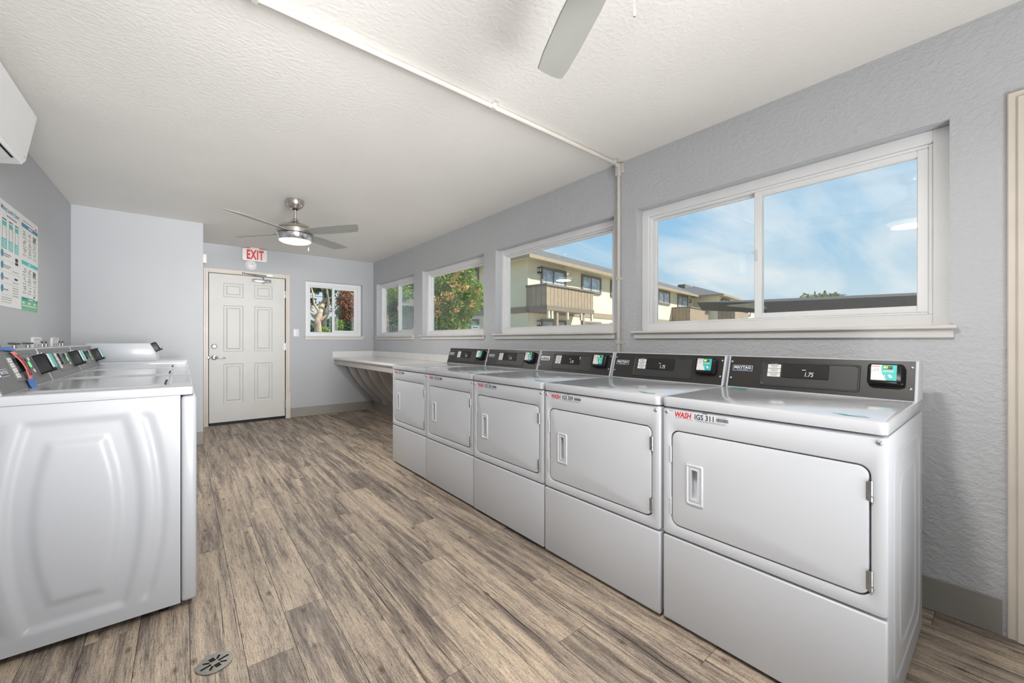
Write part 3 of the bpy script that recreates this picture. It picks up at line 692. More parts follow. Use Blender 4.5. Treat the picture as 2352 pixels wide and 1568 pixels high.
    bars([(0, .018, 0, .002)], (0, .636, .834), NX, UPZ).build('caption_print', M_GREYPR, t)
    rs = random.Random(3); x = 0; rc = []
    while x < .040:
        w = rs.choice((.0008, .0014, .002)); rc.append((x, min(x + w, .041), 0, .012)); x += w + rs.choice((.0008, .0012))
    bars(rc, (0, .456, .818), NX, UPZ).build('barcode', M_INK, t)
    bars([(0, .110, .0, .0013), (.004, .112, -.0035, -.0022)], (0, .534, .8115), NX, UPZ).build('fine_print', M_GREYPR, t)
    bars([(0, .036, 0, .0015)], (0, .456, .833), NX, UPZ).build('barcode_caption', M_GREYPR, t)
    bars([(0, .018, 0, .002)], (0, .506, .8395), NX, UPZ).build('number_caption', M_INK, t)
    # printed instructions on the deck
    b = bars([(0, .075, 0, .03)], (.500, .622, .888), NX, (1, 0, 0)); b.build('deck_label', M_TEALD, t)
    rc = [(.012 * i, .012 * i + .008, -.004 * i, -.004 * i + .006) for i in range(5)] + [(.0, .075, -.03, -.027), (.01, .085, -.042, -.038)]
    bars(rc, (.488, .615, .888), NX, (1, 0, 0)).build('deck_print', M_TEALD, t)
    rc = [(0, .035, 0, .004), (.01, .06, -.012, -.007), (.03, .09, -.024, -.017), (.02, .05, -.018, -.014), (.06, .08, -.004, .002)]
    bars(rc, (.058, .135, .888), NX, (1, 0, 0)).build('front_print', M_TEALD, t)
    return t
dryer = make_dryer()
DY = [(.209, '311', 'white dryer numbered IGS 311, nearest the camera, at the right end of the row'),
      (.882, '309', 'white dryer numbered IGS 309, second from the right end of the row'),
      (1.556, '305', 'white dryer numbered IGS 305, in the middle of the five dryers'),
      (2.228, '301', 'white dryer second from the folding counter, between two other dryers'),
      (2.897, '318', 'white dryer standing right beside the folding counter at the far end')]
dryers = [dryer] + [copy_tree(dryer) for _ in DY[1:]]
for o, (y0, num, lab) in zip(dryers, DY):
    o.location = (XD, y0, 0); o['label'] = lab
    text('lettering', 'IGS ' + num, (0, .535, .815), NX, UPZ, .070, .020, M_INK, o, bold=.018)
for o, dx in zip(dryers, (.0, -.006, -.004, 0, .004)): o.location.x += dx

# ------------------------------------------------------------------ top-loading washers along the left wall
PX = (0, 1, 0)
WW = .688
WS0 = Vector((-.475, 0, .921)); WSU = Vector((-.055, 0, .150)).normalized(); WN = Vector(PX).cross(WSU).normalized()
def barrel(z, zc, H, w0, w1): q = (z - zc) / H; return w0 + (w1 - w0) * (1 - q * q)
def sstep(x, w): x = max(0.0, min(1.0, .5 + x / (2 * w))); return x * x * (3 - 2 * x)
def side_relief(x, z):
    """pressed panel of the cabinet side: a barrel-shaped channel and two flanking arcs"""
    def inside(zc, H, w0, w1, soft): return min(sstep(barrel(z, zc, H, w0, w1) - abs(x + .30), soft), sstep(H - abs(z - zc), soft))
    h = -.009 * inside(.455, .36, .125, .172, .015) + .009 * inside(.455, .285, .068, .108, .017)
    arc = abs(x + .30) - barrel(z, .455, .36, .185, .232)
    h -= .006 * max(0, 1 - (arc / .026) ** 2) ** 2 * sstep(.36 - abs(z - .455), .02)
    return h
def make_washer():
    t = thing('top_load_washer', 'x', 'washer', (0, 0, 0), 'white washers in a row along the left wall')
    b = MB(); nx, nz = 84, 110; x0, x1, z0, z1 = -.628, -.008, .030, .884
    for j in range(nz + 1):
        for i in range(nx + 1):
            x = x0 + (x1 - x0) * i / nx; z = z0 + (z1 - z0) * j / nz; b.v.append((x, .004 - side_relief(x, z), z))
    for j in range(nz):
        for i in range(nx): a = j * (nx + 1) + i; b.f.append((a, a + 1, a + nx + 2, a + nx + 1))
    b.build('side_panel', M_WHITEW, t, 60)
    b = MB(); b.box(x0, x1, .020, WW - .003, z0, z1 - .002); b.box(x0, x0 + .01, .004, .03, z0, z1 - .002); b.build('cabinet', M_WHITEW, t)
    b = MB(); b.box(-.0065, .045, 0, WW, .030, .881, .014, 3); b.build('front_panel', M_WHITEW, t, 40)
    b = MB()
    def tl(i, z): return [(x, y, z) for x, y in rr(-.63 + i, .034 - i, -.001 + i, WW + .001 - i, .014, 5)]
    b.loops([tl(.010, .8855), tl(.001, .8855), tl(0, .888), tl(0, .913), tl(.002, .918), tl(.007, .9205)], True, True); b.build('top_deck', M_WHITE2, t, 35)
    # lid: shallow rim and the lid plate with a slot at its front edge
    b = MB()
    def ll(i, z): return [(x, y, z) for x, y in rr(-.455 + i, -.045 - i, .060 + i, WW - .060 - i, .05, 6)]
    b.loops([ll(-.006, .9205), ll(-.002, .9235), ll(.004, .9235), ll(.007, .9215), ll(.009, .9245), ll(.016, .9265), ll(.030, .9265)], False, True); lid = b.build('lid', M_WHITE2, t, 35)
    b = MB(); b.box(-.062, -.054, .10, .34, .9205, .9268); b.build('lid_slot', M_INK, lid)
    bars([(.02, .30, 0, .02)] + [(.02 + .06 * i, .06 + .06 * i, .035, .045) for i in range(5)], (-.42, .10, .9266), PX, (1, 0, 0)).build('lid_print', M_TEALD, lid)
    b = MB(); b.box(-.034, -.02, .27, .29, .030, .033); b.build('cabinet_clip', M_STEEL, t)
    for y in (.06, WW - .06):
        for x in (-.06, -.56):
            b = MB(); b.lathe([(0, 0), (.020, 0), (.020, .010), (.009, .012), (.009, .035), (0, .035)], (x, y, 0), 14); b.build('foot', M_BLACK, t, 40)
    # console
    b = MB(); b.prism([(-.475, .9195), (-.530, 1.0695), (-.535, 1.073), (-.615, 1.073), (-.615, .9195)], 'y', .001, WW - .001, .003, 2); con = b.build('console', M_WHITEW, t, 30)
    b = MB(); slab(b, [(.010, .002), (WW - .010, .002), (WW - .010, .157), (.010, .157)], WS0, PX, WSU, 0, .0022); b.build('console_panel', M_WCONS, con)
    def P(y, s, d): return WS0 + Vector(PX) * y + WSU * s + WN * d
    b = MB()
    def cl(i, d): return [P(p, q, d) for p, q in rr(.215 + i, .545 - i, .030 + i, .142 - i, .008, 4)]
    b.loops([cl(0, .0022), cl(.002, .005), cl(.004, .005), cl(.006, .003), cl(.008, .003)], False, True); b.build('control_inset', M_WCONS2, con, 35)
    b = MB(); slab(b, rr(.292, .415, .066, .124, .003, 3), WS0, PX, WSU, .003, .0105, .002); b.build('display', M_SCREEN, con, 30)
    for i in range(4):
        b = MB(); slab(b, rr(.235, .280, .110 - i * .021, .128 - i * .021, .001, 2), WS0, PX, WSU, .003, .0034); st = b.build('cycle_sticker', M_PAPER, con)
        bars([(.014, .030, .007, .010)], P(.235, .110 - i * .021, .0034), PX, WSU).build('print', M_GREYPR, st)
    b = MB(); slab(b, rr(.458, .474, .078, .104, .007, 4), WS0, PX, WSU, .003, .006, .001); b.build('start_button', M_BTN, con, 40)
    for i in range(2):
        b = MB(); slab(b, rr(.478, .502, .108 - i * .052, .122 - i * .052, .001, 2), WS0, PX, WSU, .003, .0034); b.build('instruction_sticker', M_PAPER, con)
    b = MB(); slab(b, rr(.075, .163, .060, .090, .003, 3), WS0, PX, WSU, .0022, .0045, .0008); bd = b.build('brand_badge', M_CHROME, con, 30)
    b = MB(); slab(b, rr(.078, .160, .063, .087, .002, 3), WS0, PX, WSU, .0045, .0048); b.build('badge_field', M_NAVY, bd)
    text('lettering', 'MAYTAG', P(.083, .070, .005), PX, WSU, .072, .0135, M_PAPER, bd, bold=.03)
    for y, s in ((.022, .135), (.022, .045), (WW - .022, .135), (WW - .022, .045)):
        M = Matrix.Translation(P(y, s, 0)) @ WN.to_track_quat('Z', 'Y').to_matrix().to_4x4()
        b = MB(); b.lathe([(0, .005), (.0025, .005), (.0048, .0035), (.005, .002)], n=12, M=M); b.build('screw', M_CHROME, con, 40)
    b = MB(); slab(b, rr(.548, .648, .040, .126, .006, 4), WS0, PX, WSU, .0022, .046, .005); rd = b.build('card_reader', M_BLACK, con, 40)
    b = MB(); slab(b, rr(.558, .640, .056, .120, .002, 3), WS0, PX, WSU, .046, .0467); b.build('reader_face', M_PAPER, rd)
    b = MB(); slab(b, rr(.588, .640, .056, .120, .002, 3), WS0, PX, WSU, .0467, .0471); b.build('teal_print', M_TEAL, rd)
    b = MB(); slab(b, rr(.560, .640, .040, .054, .004, 3), WS0, PX, WSU, .044, .053, .003); b.build('reader_lip', M_BLACK, rd, 40)
    return t
w0 = make_washer()
WY = [(2.150, 'white top-loading washer nearest the camera, with a red slip taped on its control panel'),
      (2.862, 'white top-loading washer in the middle of the three with grey control panels'),
      (3.576, 'white top-loading washer farthest along the left wall, next to the machine with a white housing')]
for i, (y, lab) in enumerate(WY):
    o = w0 if i == 0 else copy_tree(w0)
    o.location = (0, y, 0); o['label'] = lab
washer_near = w0

# red out-of-order slip held by two strips of blue tape
sl = thing('notice_slip', 'red paper slip held by blue tape on the nearest grey washer panel', 'paper slip', (0, 2.150, 0))
def P(y, s, d): return WS0 + Vector(PX) * y + WSU * s + WN * d
b = MB(); rows = []
for k in range(15):
    q = k / 14; y = .318 + .016 * math.sin(q * 2.6) + .022 * q; s = .150 - .122 * q; d = .008 + .008 * math.sin(q * math.pi)
    rows.append([P(y - .028, s, d), P(y, s, d + .003), P(y + .030, s, d)])
b.loops(rows, closed=False); b.build('paper', M_SLIP, sl, 60, fix=False)
rs = random.Random(8); b = MB()
for line in range(3):
    pts = []
    for k in range(16):
        q = .12 + .74 * k / 15; y = .318 + .016 * math.sin(q * 2.6) + .022 * q - .014 + line * .014 + rs.uniform(-.006, .006); s = .150 - .122 * q + rs.uniform(-.003, .003); d = .0115 + .008 * math.sin(q * math.pi)
        pts.append(P(y, s, d))
    b.tube(pts, .0009, 4)
b.build('handwriting', M_INK, sl)
b = MB(); b.loops([[P(.10, .156, .004), P(.22, .160, .006), P(.36, .150, .014), P(.40, .138, .012)], [P(.10, .166, -.004), P(.22, .175, -.004), P(.33, .172, .004), P(.355, .165, .006)]], closed=False); b.loops([[P(.10, .166, -.004), P(.22, .175, -.004), P(.33, .172, .004)], [P(.10, .164, -.03), P(.22, .170, -.03), P(.33, .168, -.02)]], closed=False); b.build('tape', M_TAPE, sl, 50, fix=False)
b = MB(); b.loops([[P(.300, .034, .010), P(.345, .030, .014), P(.392, .030, .012), P(.412, .034, .008)], [P(.305, .008, .006), P(.345, .004, .009), P(.385, .006, .008), P(.400, .012, .006)], [P(.312, -.012, .010), P(.345, -.010, .012), P(.372, -.004, .010), P(.385, .002, .008)]], closed=False); b.build('tape', M_TAPE, sl, 50, fix=False)

# machine with the white housing at the end of the row
fw = thing('front_load_washer', 'white washer with a tall white control housing, against the partition at the row end', 'washer', (0, 4.300, 0))
b = MB(); b.box(-.628, .012, .003, WW - .003, .03, .912, .006, 2); b.build('cabinet', M_WHITEW, fw, 35)
b = MB(); 
def tl(i, z): return [(x, y, z) for x, y in rr(-.63 + i, .028 - i, 0 + i, WW - i, .012, 5)]
b.loops([tl(.004, .914), tl(0, .917), tl(0, .939), tl(.002, .943), tl(.006, .9445)], True, True); b.build('top_deck', M_WHITE2, fw, 35)
b = MB(); b.prism([(-.56, .944), (-.56, 1.086), (-.205, 1.086), (-.168, 1.012), (-.163, .944)], 'y', .002, WW - .002, .004, 2); hs = b.build('control_housing', M_WHITEW, fw, 30)
HU = Vector((-.037, 0, .074)).normalized(); HN = Vector(PX).cross(HU).normalized(); HO = Vector((-.168, 0, 1.012))
b = MB(); slab(b, [(.012, .003), (WW - .012, .003), (WW - .012, .080), (.012, .080)], HO, PX, HU, 0, .002); b.build('console_panel', M_WCONS, hs)
b = MB(); slab(b, rr(.06, .16, .004, .080, .008, 4), HO, PX, HU, .002, .034, .006); rd = b.build('card_reader', M_BLACK, hs, 40)
b = MB(); slab(b, rr(.06, .16, .002, .016, .004, 4), HO, PX, HU, .03, .046, .003); b.build('reader_lip', M_BLACK, rd, 40)
Mx = Matrix.Rotation(R(90), 4, 'Y')
b = MB(); b.lathe([(.235, 0), (.235, .02), (.215, .035), (.17, .04), (.165, .02), (0, .012)], n=40, M=Matrix.Translation((.012, WW / 2, .50)) @ Mx); b.build('porthole_door', M_CHROME, fw, 40)
for y in (.06, WW - .06):
    for x in (-.06, -.56):
        b = MB(); b.lathe([(0, 0), (.020, 0), (.020, .010), (.009, .012), (.009, .035), (0, .035)], (x, y, 0), 14); b.build('foot', M_BLACK, fw, 40)

# taps on the left wall behind the washers
def tap_box(y, z, lab):
    t = thing('washer_tap_box', lab, 'tap box', (XL, y, z), 'tap boxes behind the washers')
    b = MB(); L = [[(x, a, c) for a, c in rr(-.11 + i, .11 - i, -.06 + i, .075 - i, .012, 4)] for i, x in ((0, .0), (0, .010), (.010, .012), (.014, .004))]; b.loops(L, False, True); b.build('box', M_VINYL, t, 35)
    for yy in (-.05, .05):
        b = MB(); b.tube([(.003, yy, .0), (.05, yy, .0)], .010, 10); b.tube([(.04, yy, -.04), (.04, yy, .03)], .008, 10); v = b.build('valve', M_NICKEL, t, 40)
        b = MB(); b.tube([(.04, yy - .034, .048), (.04, yy - .010, .040), (.04, yy + .010, .040), (.04, yy + .034, .048)], .006, 8); b.tube([(.04, yy, .028), (.04, yy, .044)], .005, 8); b.build('valve_handle', M_STEEL, v, 40)
    return t
tap_box(4.30, 1.055, 'white tap box with two lever valves above the middle of the washer row')
tap_box(4.82, 1.055, 'white tap box with two lever valves close to the partition corner')
for y, lab in ((3.60, 'metal tap on the left wall, leftmost above the washer panels'), (3.86, 'metal tap with a dark handle just right of the blue tape')):
    t = thing('wall_tap', lab, 'tap', (XL, y, 1.05)); 
    b = MB(); b.tube([(.001, 0, 0), (.06, 0, 0)], .012, 10); b.tube([(.05, 0, -.05), (.05, 0, .03)], .010, 10); b.lathe([(.03, 0), (.03, .004), (.012, .012)], n=16, M=Matrix.Rotation(R(90), 4, 'Y')); v = b.build('valve', M_NICKEL, t, 40)
    b = MB(); b.lathe([(0, .008), (.022, .006), (.026, 0), (.022, -.006), (0, -.006)], (.05, 0, .042), 14); b.build('valve_handle', M_STEEL, t, 40)

# ------------------------------------------------------------------ folding counter in the far corner
ct = thing('folding_counter', 'white laminate folding counter on curved braces in the far corner', 'counter', (0, 0, 0))
CX0, CY0, CZ = 1.765, 3.60, .853
b = MB(); b.prism([(CX0, CZ - .028), (CX0 - .002, CZ - .014), (CX0 + .008, CZ), (XW - .001, CZ), (XW - .001, CZ - .032), (CX0 + .008, CZ - .036)], 'y', CY0, YE - .001, .002, 1); b.build('countertop', M_LAM, ct, 50)
b = MB(); b.box(XW - .02, XW - .001, CY0, YE - .021, CZ, CZ + .088, .003, 1); b.build('backsplash', M_LAM, ct, 30)
b = MB(); b.box(CX0 - .004, XW - .001, YE - .02, YE - .001, CZ - .05, CZ + .088, .003, 1); b.build('backsplash', M_LAM, ct, 30)
b = MB(); b.box(CX0 + .025, CX0 + .045, CY0, YE - .021, CZ - .108, CZ - .036, .002, 1); b.build('apron', M_BRACE, ct, 30)
prof = []
front = [(1.885, .775), (1.905, .715), (1.955, .605), (2.015, .515), (2.10, .405), (2.20, .300), (2.30, .205), (2.352, .150)]
back = [(2.394, .235), (2.34, .285), (2.24, .390), (2.15, .500), (2.075, .600), (2.03, .680), (2.005, .75), (2.00, .775)]
for yb in (6.20, 5.80, 5.40, 5.00, 4.60, 4.20, 3.80):
    b = MB(); b.prism(front + [(2.394, .115)] + back, 'y', yb - .019, yb + .019, .003, 1); b.build('brace', M_BRACE, ct, 35)
b = MB(); b.box(XW - .02, XW - .001, CY0, YE - .021, CZ - .09, CZ - .036, .002, 1); b.build('wall_cleat', M_BRACE, ct, 30)

# ------------------------------------------------------------------ ceiling fans
def make_fan():
    t = thing('ceiling_fan', 'x', 'ceiling fan', (0, 0, 0), 'brushed nickel ceiling fans')
    b = MB(); b.lathe([(0, -.0005), (.072, -.0005), (.074, -.012), (.072, -.030), (.062, -.056), (.044, -.074), (.022, -.082), (0, -.082)], n=36); b.build('ceiling_rose', M_NICKEL, t, 40)
    b = MB(); b.lathe([(.024, -.081), (.024, -.086), (.013, -.088)], n=20); b.build('rod_collar', M_BLACK, t, 40)
    b = MB(); b.lathe([(.0125, -.086), (.0125, -.170)], n=20); b.build('downrod', M_NICKEL, t, 40)
    b = MB(); b.lathe([(0, -.163), (.020, -.164), (.026, -.176), (.034, -.192), (.048, -.204), (.085, -.216), (.120, -.230), (.143, -.250), (.147, -.260)], n=48); b.lathe([(.1445, -.2635), (.149, -.266), (.150, -.285), (.149, -.303), (.1445, -.305)], n=48); b.build('motor_housing', M_NICKEL, t, 40)
    for z in (-.2615, -.3065):
        b = MB(); b.lathe([(.138, z + .003), (.144, z + .002), (.144, z - .002), (.138, z - .003)], n=48); b.build('vent_groove', M_BLACK, t, 40)
    b = MB(); b.lathe([(.1445, -.308), (.149, -.311), (.148, -.325), (.140, -.350), (.133, -.364), (.128, -.364)], n=48); b.build('light_collar', M_CHROME, t, 40)
    b = MB(); b.lathe([(.129, -.360), (.127, -.368), (.110, -.378), (.07, -.387), (0, -.391)], n=40); b.build('light_diffuser', M_LAMPG, t, 60)
    out = [(.115, -.045), (.22, -.056), (.36, -.064), (.52, -.066), (.62, -.064), (.668, -.058), (.664, -.036), (.645, -.002), (.622, .032), (.598, .060), (.52, .066), (.36, .066), (.22, .058), (.115, .048)]
    for k in range(4):
        a = R(36.8 + 90 * k)
        M = Matrix.Rotation(a, 4, 'Z') @ Matrix.Translation((0, 0, -.287)) @ Matrix.Rotation(R(-13), 4, 'X')
        b = MB(); b.prism(out, 'z', -.003, .003, .001, 1, M=M); bl = b.build('blade', M_BLADE, t, 35)
        b = MB(); b.prism([(.10, -.02), (.20, -.03), (.225, 0), (.20, .03), (.10, .02)], 'z', .003, .007, .001, 1, M=M); b.build('blade_iron', M_NICKEL, bl)
    b = MB(); b.tube([(.118, .040, -.355), (.118, .040, -.458)], .0012, 6); ch = b.build('pull_chain', M_BRASS, t)
    b = MB(); b.lathe([(0, 0), (.003, -.002), (.0045, -.012), (.003, -.020), (0, -.021)], (.118, .040, -.456), 10); b.build('chain_pull', M_BRASS, ch, 40)
    return t
fan = make_fan(); fan.location = (.779, 4.032, ZC); fan['label'] = 'four-blade nickel ceiling fan with a lit lamp, near the exit sign'
fan2 = copy_tree(fan)
for c_ in [o for o in fan.children if o.name.startswith('pull_chain')]:          # the far fan's chain is shorter
    c_.scale = (1, 1, 1); old = [k for k in c_.children][0]
    b = MB(); b.tube([(.118, .040, -.355), (.118, .040, -.41)], .0009, 6); c_.data = b.mesh('pull_chain', M_BRASS); old.location = (0, 0, .047)
fan2.location = (.752, .478, ZC); fan2.rotation_euler = (0, 0, R(64.0 - 36.8)); fan2['label'] = 'four-blade nickel ceiling fan close overhead, one blade tip at the top edge of the photo'
for f, e in ((fan, FAN_W), (fan2, FAN_W)):
    light('fan_lamp', 'AREA', (f.location.x, f.location.y, ZC - .396), e, (1, .97, .925), (0, 0, 0), shape='DISK', size=.20)

# ------------------------------------------------------------------ wall-mounted air conditioner
ac = thing('air_conditioner', 'white split air conditioner high on the left wall', 'air conditioner', (XL, 2.22, 0))
b = MB(); b.prism([(0.0, 2.262), (.19, 2.262), (.214, 2.252), (.222, 2.236), (.182, 2.004), (.174, 1.990), (0.0, 1.958)], 'y', 0, .90, .006, 2); b.build('body', M_VINYL, ac, 30)
b = MB(); b.prism([(.212, 2.254), (.2255, 2.238), (.187, 2.006), (.178, 2.0), (.176, 2.004), (.205, 2.24)], 'y', .004, .896, .003, 1); b.build('front_cover', M_VINYL, ac, 30)
b = MB(); b.prism([(.168, 1.9865), (.168, 1.990), (.055, 1.972), (.055, 1.9665)], 'y', .06, .80); b.build('outlet', M_GAP, ac)
b = MB(); b.prism([(.160, 1.982), (.160, 1.986), (.085, 1.972), (.085, 1.968)], 'y', .065, .795); b.build('louver', M_VINYL, ac)
b = MB(); b.prism([(.03, 1.9605), (.05, 1.964), (.05, 1.967), (.03, 1.9635)], 'y', .82, .86); b.build('sensor_window', M_GREYPR, ac)
b = MB(); b.box(.186, .190, .856, .886, 2.020, 2.022); b.build('clip_mark', M_GREYPR, ac)

# ------------------------------------------------------------------ laundry poster
pt = thing('laundry_poster', 'laundry instructions poster with teal and green blocks on the left wall', 'poster', (XL, 3.56, 0))
PWD, PZ0, PZ1 = .783, 1.305, 1.912; PH = PZ1 - PZ0
b = MB(); b.box(0.0005, .003, 0, PWD, PZ0, PZ1); b.build('sheet', M_PAPER, pt)
def pr(name, rects, m, lift=.0004):
    bars([(x0 * PWD, x1 * PWD, (1 - y1) * PH, (1 - y0) * PH) for x0, x1, y0, y1 in rects], (.003, 0, PZ0), PX, UPZ, lift).build(name, m, pt)
text('lettering', 'Making Laundry Easier!', (.003, .035, PZ1 - .100 * PH), PX, UPZ, .325, .052 * PH + .004, M_BLUEB, pt, bold=.01)
for r_ in [(.05, .165, .355, .45), (.205, .305, .355, .45), (.345, .445, .355, .45), (.07, .155, .19, .235), (.22, .295, .19, .235), (.36, .435, .19, .235), (.52, .99, .475, .515)]: pr('teal_print', [r_], M_TEAL)
pr('phone_print', [(.068, .157, .165, .175), (.218, .298, .165, .175), (.358, .438, .165, .175)] + [(x, x + .004, .17, .355) for x in (.068, .153, .218, .294, .358, .434)], M_INK)
pr('blue_print', [(.52, .99, .08, .122)], M_BLUEB)
pr('green_print', [(.52, .99, .87, .998)], M_GREENP)
for r_ in [(.52, .88, .862, .895), (.94, .99, .87, .90)]: pr('dark_green_print', [r_], M_TEALD, .0006)
ln = []
for i, y in enumerate((.50, .61, .72, .83)): ln += [(.10, .26, y - .008, y + .004), (.10, .22, y + .012, y + .022)] if i < 2 else [(.10, .20, y, y + .012)]
ln += [(.05, .48, y, y + .002) for y in (.555, .665, .775, .885)] + [(.05, .28, .91, .916), (.05, .28, .93, .936), (.05, .27, .955, .96)]
ln += [(.30, .44, y, y + .007) for y in (.635, .745, .80, .825, .85, .875)] + [(.16, .40, .118, .132)]
pr('grey_print', ln + [(.56, .84, .048, .058)], M_GREYPR)
rs = random.Random(4); ic = []; tx = []; rd = []
for col, x in enumerate((.545, .69, .84)):
    for y in (.15, .245, .335, .545, .64, .735):
        ic += [(x + rs.uniform(0, .06), x + rs.uniform(.07, .11), y + .01 + k * .018, y + .016 + k * .018) for k in range(3)]
        tx += [(x, x + .11, y + .072, y + .077), (x, x + .09, y + .083, y + .087)]
        if rs.random() < .5: rd.append((x + .03, x + .06, y + .03, y + .06))
ic += [(.36, .43, .495, .53), (.36, .43, .537, .565), (.86, .90, .83, .85), (.34, .42, .70, .72)]
ic += [(.84 + .05 * (k % 2), .87 + .05 * (k % 2), .16 + .022 * (k // 2), .175 + .022 * (k // 2)) for k in range(6)] + [(.84 + .05 * (k % 2), .87 + .05 * (k % 2), .555 + .022 * (k // 2), .57 + .022 * (k // 2)) for k in range(6)]
pr('icon_print', ic, M_INK); pr('caption_print', tx, M_GREYPR); pr('red_print', [(x0, x1 - .012, y0, y0 + .010) for x0, x1, y0, y1 in rd] + [(.90, .965, .045, .07)], M_SLIP)
pr('white_print', [(.70, .82, .094, .108), (.71, .77, .488, .502), (.70, .84, .874, .886), (.54, .60, .91, .93), (.70, .76, .91, .93), (.86, .92, .91, .93), (.54, .95, .945, .955)] + [(x, x + .08, y, y + .008) for x in (.065, .215, .355) for y in (.37, .39, .41, .43)], M_PAPER, .0008)
b = MB()
for y in (.50, .61, .72, .83):
    for k in range(16):
        a0, a1 = 2 * math.pi * k / 16, 2 * math.pi * (k + 1) / 16; r = .022
        b.poly([(.0036, .065 * PWD, PZ1 - y * PH), (.0036, .065 * PWD + r * math.cos(a0), PZ1 - y * PH + r * math.sin(a0)), (.0036, .065 * PWD + r * math.cos(a1), PZ1 - y * PH + r * math.sin(a1))])
b.stuff = True; b.build('step_bullet', M_BLUEB, pt)

# ------------------------------------------------------------------ far wall fittings
ex = thing('exit_sign', 'white exit sign with red letters above the far door', 'exit sign', (0, YE, 0))
FX, FU = (1, 0, 0), (0, 0, 1)
b = MB(); L = [[(x, y, z) for x, z in rr(.612 + i, .902 - i, 2.182 + i, 2.348 - i, .018, 5)] for i, y in ((.004, 0.0), (0, -.004), (0, -.042), (.003, -.048), (.008, -.050))]; b.loops(L, True, True); b.build('housing', M_EXITW, ex, 40)
b = MB(); b.box(.70, .81, -.060, -.004, 2.346, ZC - .0005, .004, 1); b.build('ceiling_mount', M_EXITW, ex, 30)
text('lettering', 'EXIT', (.664, -.0505, 2.202), FX, FU, .196, .130, M_EXITR, ex, bold=.045, space=1.18)
b = MB(); b.lathe([(.062, 0), (.064, .010), (.052, .016), (.050, .030), (.040, .038), (0, .040)], n=36, M=Matrix.Rotation(R(90), 4, 'X')); sd = b.build('smoke_detector', M_EXITW, None, 40)
sd.location = (.718, YE, 2.128); tag(sd, 'round white smoke detector under the exit sign', 'smoke detector')
b = MB(); b.lathe([(0, .0415), (.006, .0415), (.006, .038)], (0.012, .014, 0), 12, M=Matrix.Rotation(R(90), 4, 'X')); b.build('indicator', M_GREYPR, sd)
sw = thing('light_switch', 'white wall switch between the door and the window', 'switch', (0, YE, 0))
b = MB(); b.box(1.236, 1.306, -.006, 0, 1.165, 1.272, .002, 2); b.build('plate', M_EXITW, sw, 30)
b = MB(); b.box(1.266, 1.276, -.016, -.006, 1.210, 1.230, .002, 1); b.build('toggle', M_EXITW, sw, 30)
for z in (1.19, 1.247):
    b = MB(); b.lathe([(0, .0075), (.003, .007), (.004, .006)], n=10, M=Matrix.Translation((1.271, 0, z)) @ Matrix.Rotation(R(90), 4, 'X')); b.build('screw', M_STEEL, sw)
b = MB(); b.box(0, .050, -.04, .04, -.052, .054, .008, 3); al = b.build('door_chime', M_EXITW, None, 40); al.location = (XP, 6.0, 2.07); tag(al, 'small white box on the partition end above the door casing', 'chime')
b = MB(); b.box(.050, .0515, -.025, .025, -.03, .0); b.build('grille', M_GREYPR, al)

# ------------------------------------------------------------------ floor drain
cu = bpy.data.curves.new('drain', 'CURVE'); cu.dimensions = '2D'; cu.fill_mode = 'BOTH'; cu.extrude = .0012
def spl(pts):
    s = cu.splines.new('POLY'); s.points.add(len(pts) - 1); s.use_cyclic_u = True
    for p, q in zip(s.points, pts): p.co = (q[0], q[1], 0, 1)
spl([((.052 if (k // 3) % 4 else .0505) * math.cos(2 * math.pi * k / 60), (.052 if (k // 3) % 4 else .0505) * math.sin(2 * math.pi * k / 60)) for k in range(60)])
for k in range(8):
    a = R(k * 45 + 20); w, l0, l1 = (.0042, .011, .042) if k % 4 == 0 else ((.008, .010, .030) if k % 2 == 0 else (.0038, .016, .036))
    c, s = math.cos(a), math.sin(a)
    spl([(c * r - s * q, s * r + c * q) for r, q in ((l0, -w), (l1, -w), (l1, w), (l0, w))])
dm = curve_mesh(bpy.data.objects.new('drain', cu)); dm.materials.clear(); dm.materials.append(M_DRAIN)
dr = thing('floor_drain', 'round steel floor drain cover with slots, in the plank floor', 'floor drain', (.085, 1.724, 0))
g_ = put('grate', dm, dr); g_.location = (0, 0, .0024)
b = MB(); b.lathe([(0, .0), (.050, .0), (.050, .0008), (0, .0008)], (0, 0, .0002), 32); b.build('sump', M_GAP, dr)

# ------------------------------------------------------------------ outdoors
b = MB(); b.box(-60, 110, -60, 110, ZG - .3, ZG - .16); structure(b.build('ground', M_ASPH))
FV = Vector((math.sin(R(YAW)), math.cos(R(YAW)), 0)); RV = Vector((math.cos(R(YAW)), -math.sin(R(YAW)), 0))
def at(u, v, D): return FV * D + RV * ((u - 1175.87) / FPX * D) + Vector((0, 0, CAMH + (781.2 - v) / FPX * D))
ZB = ZG - .16

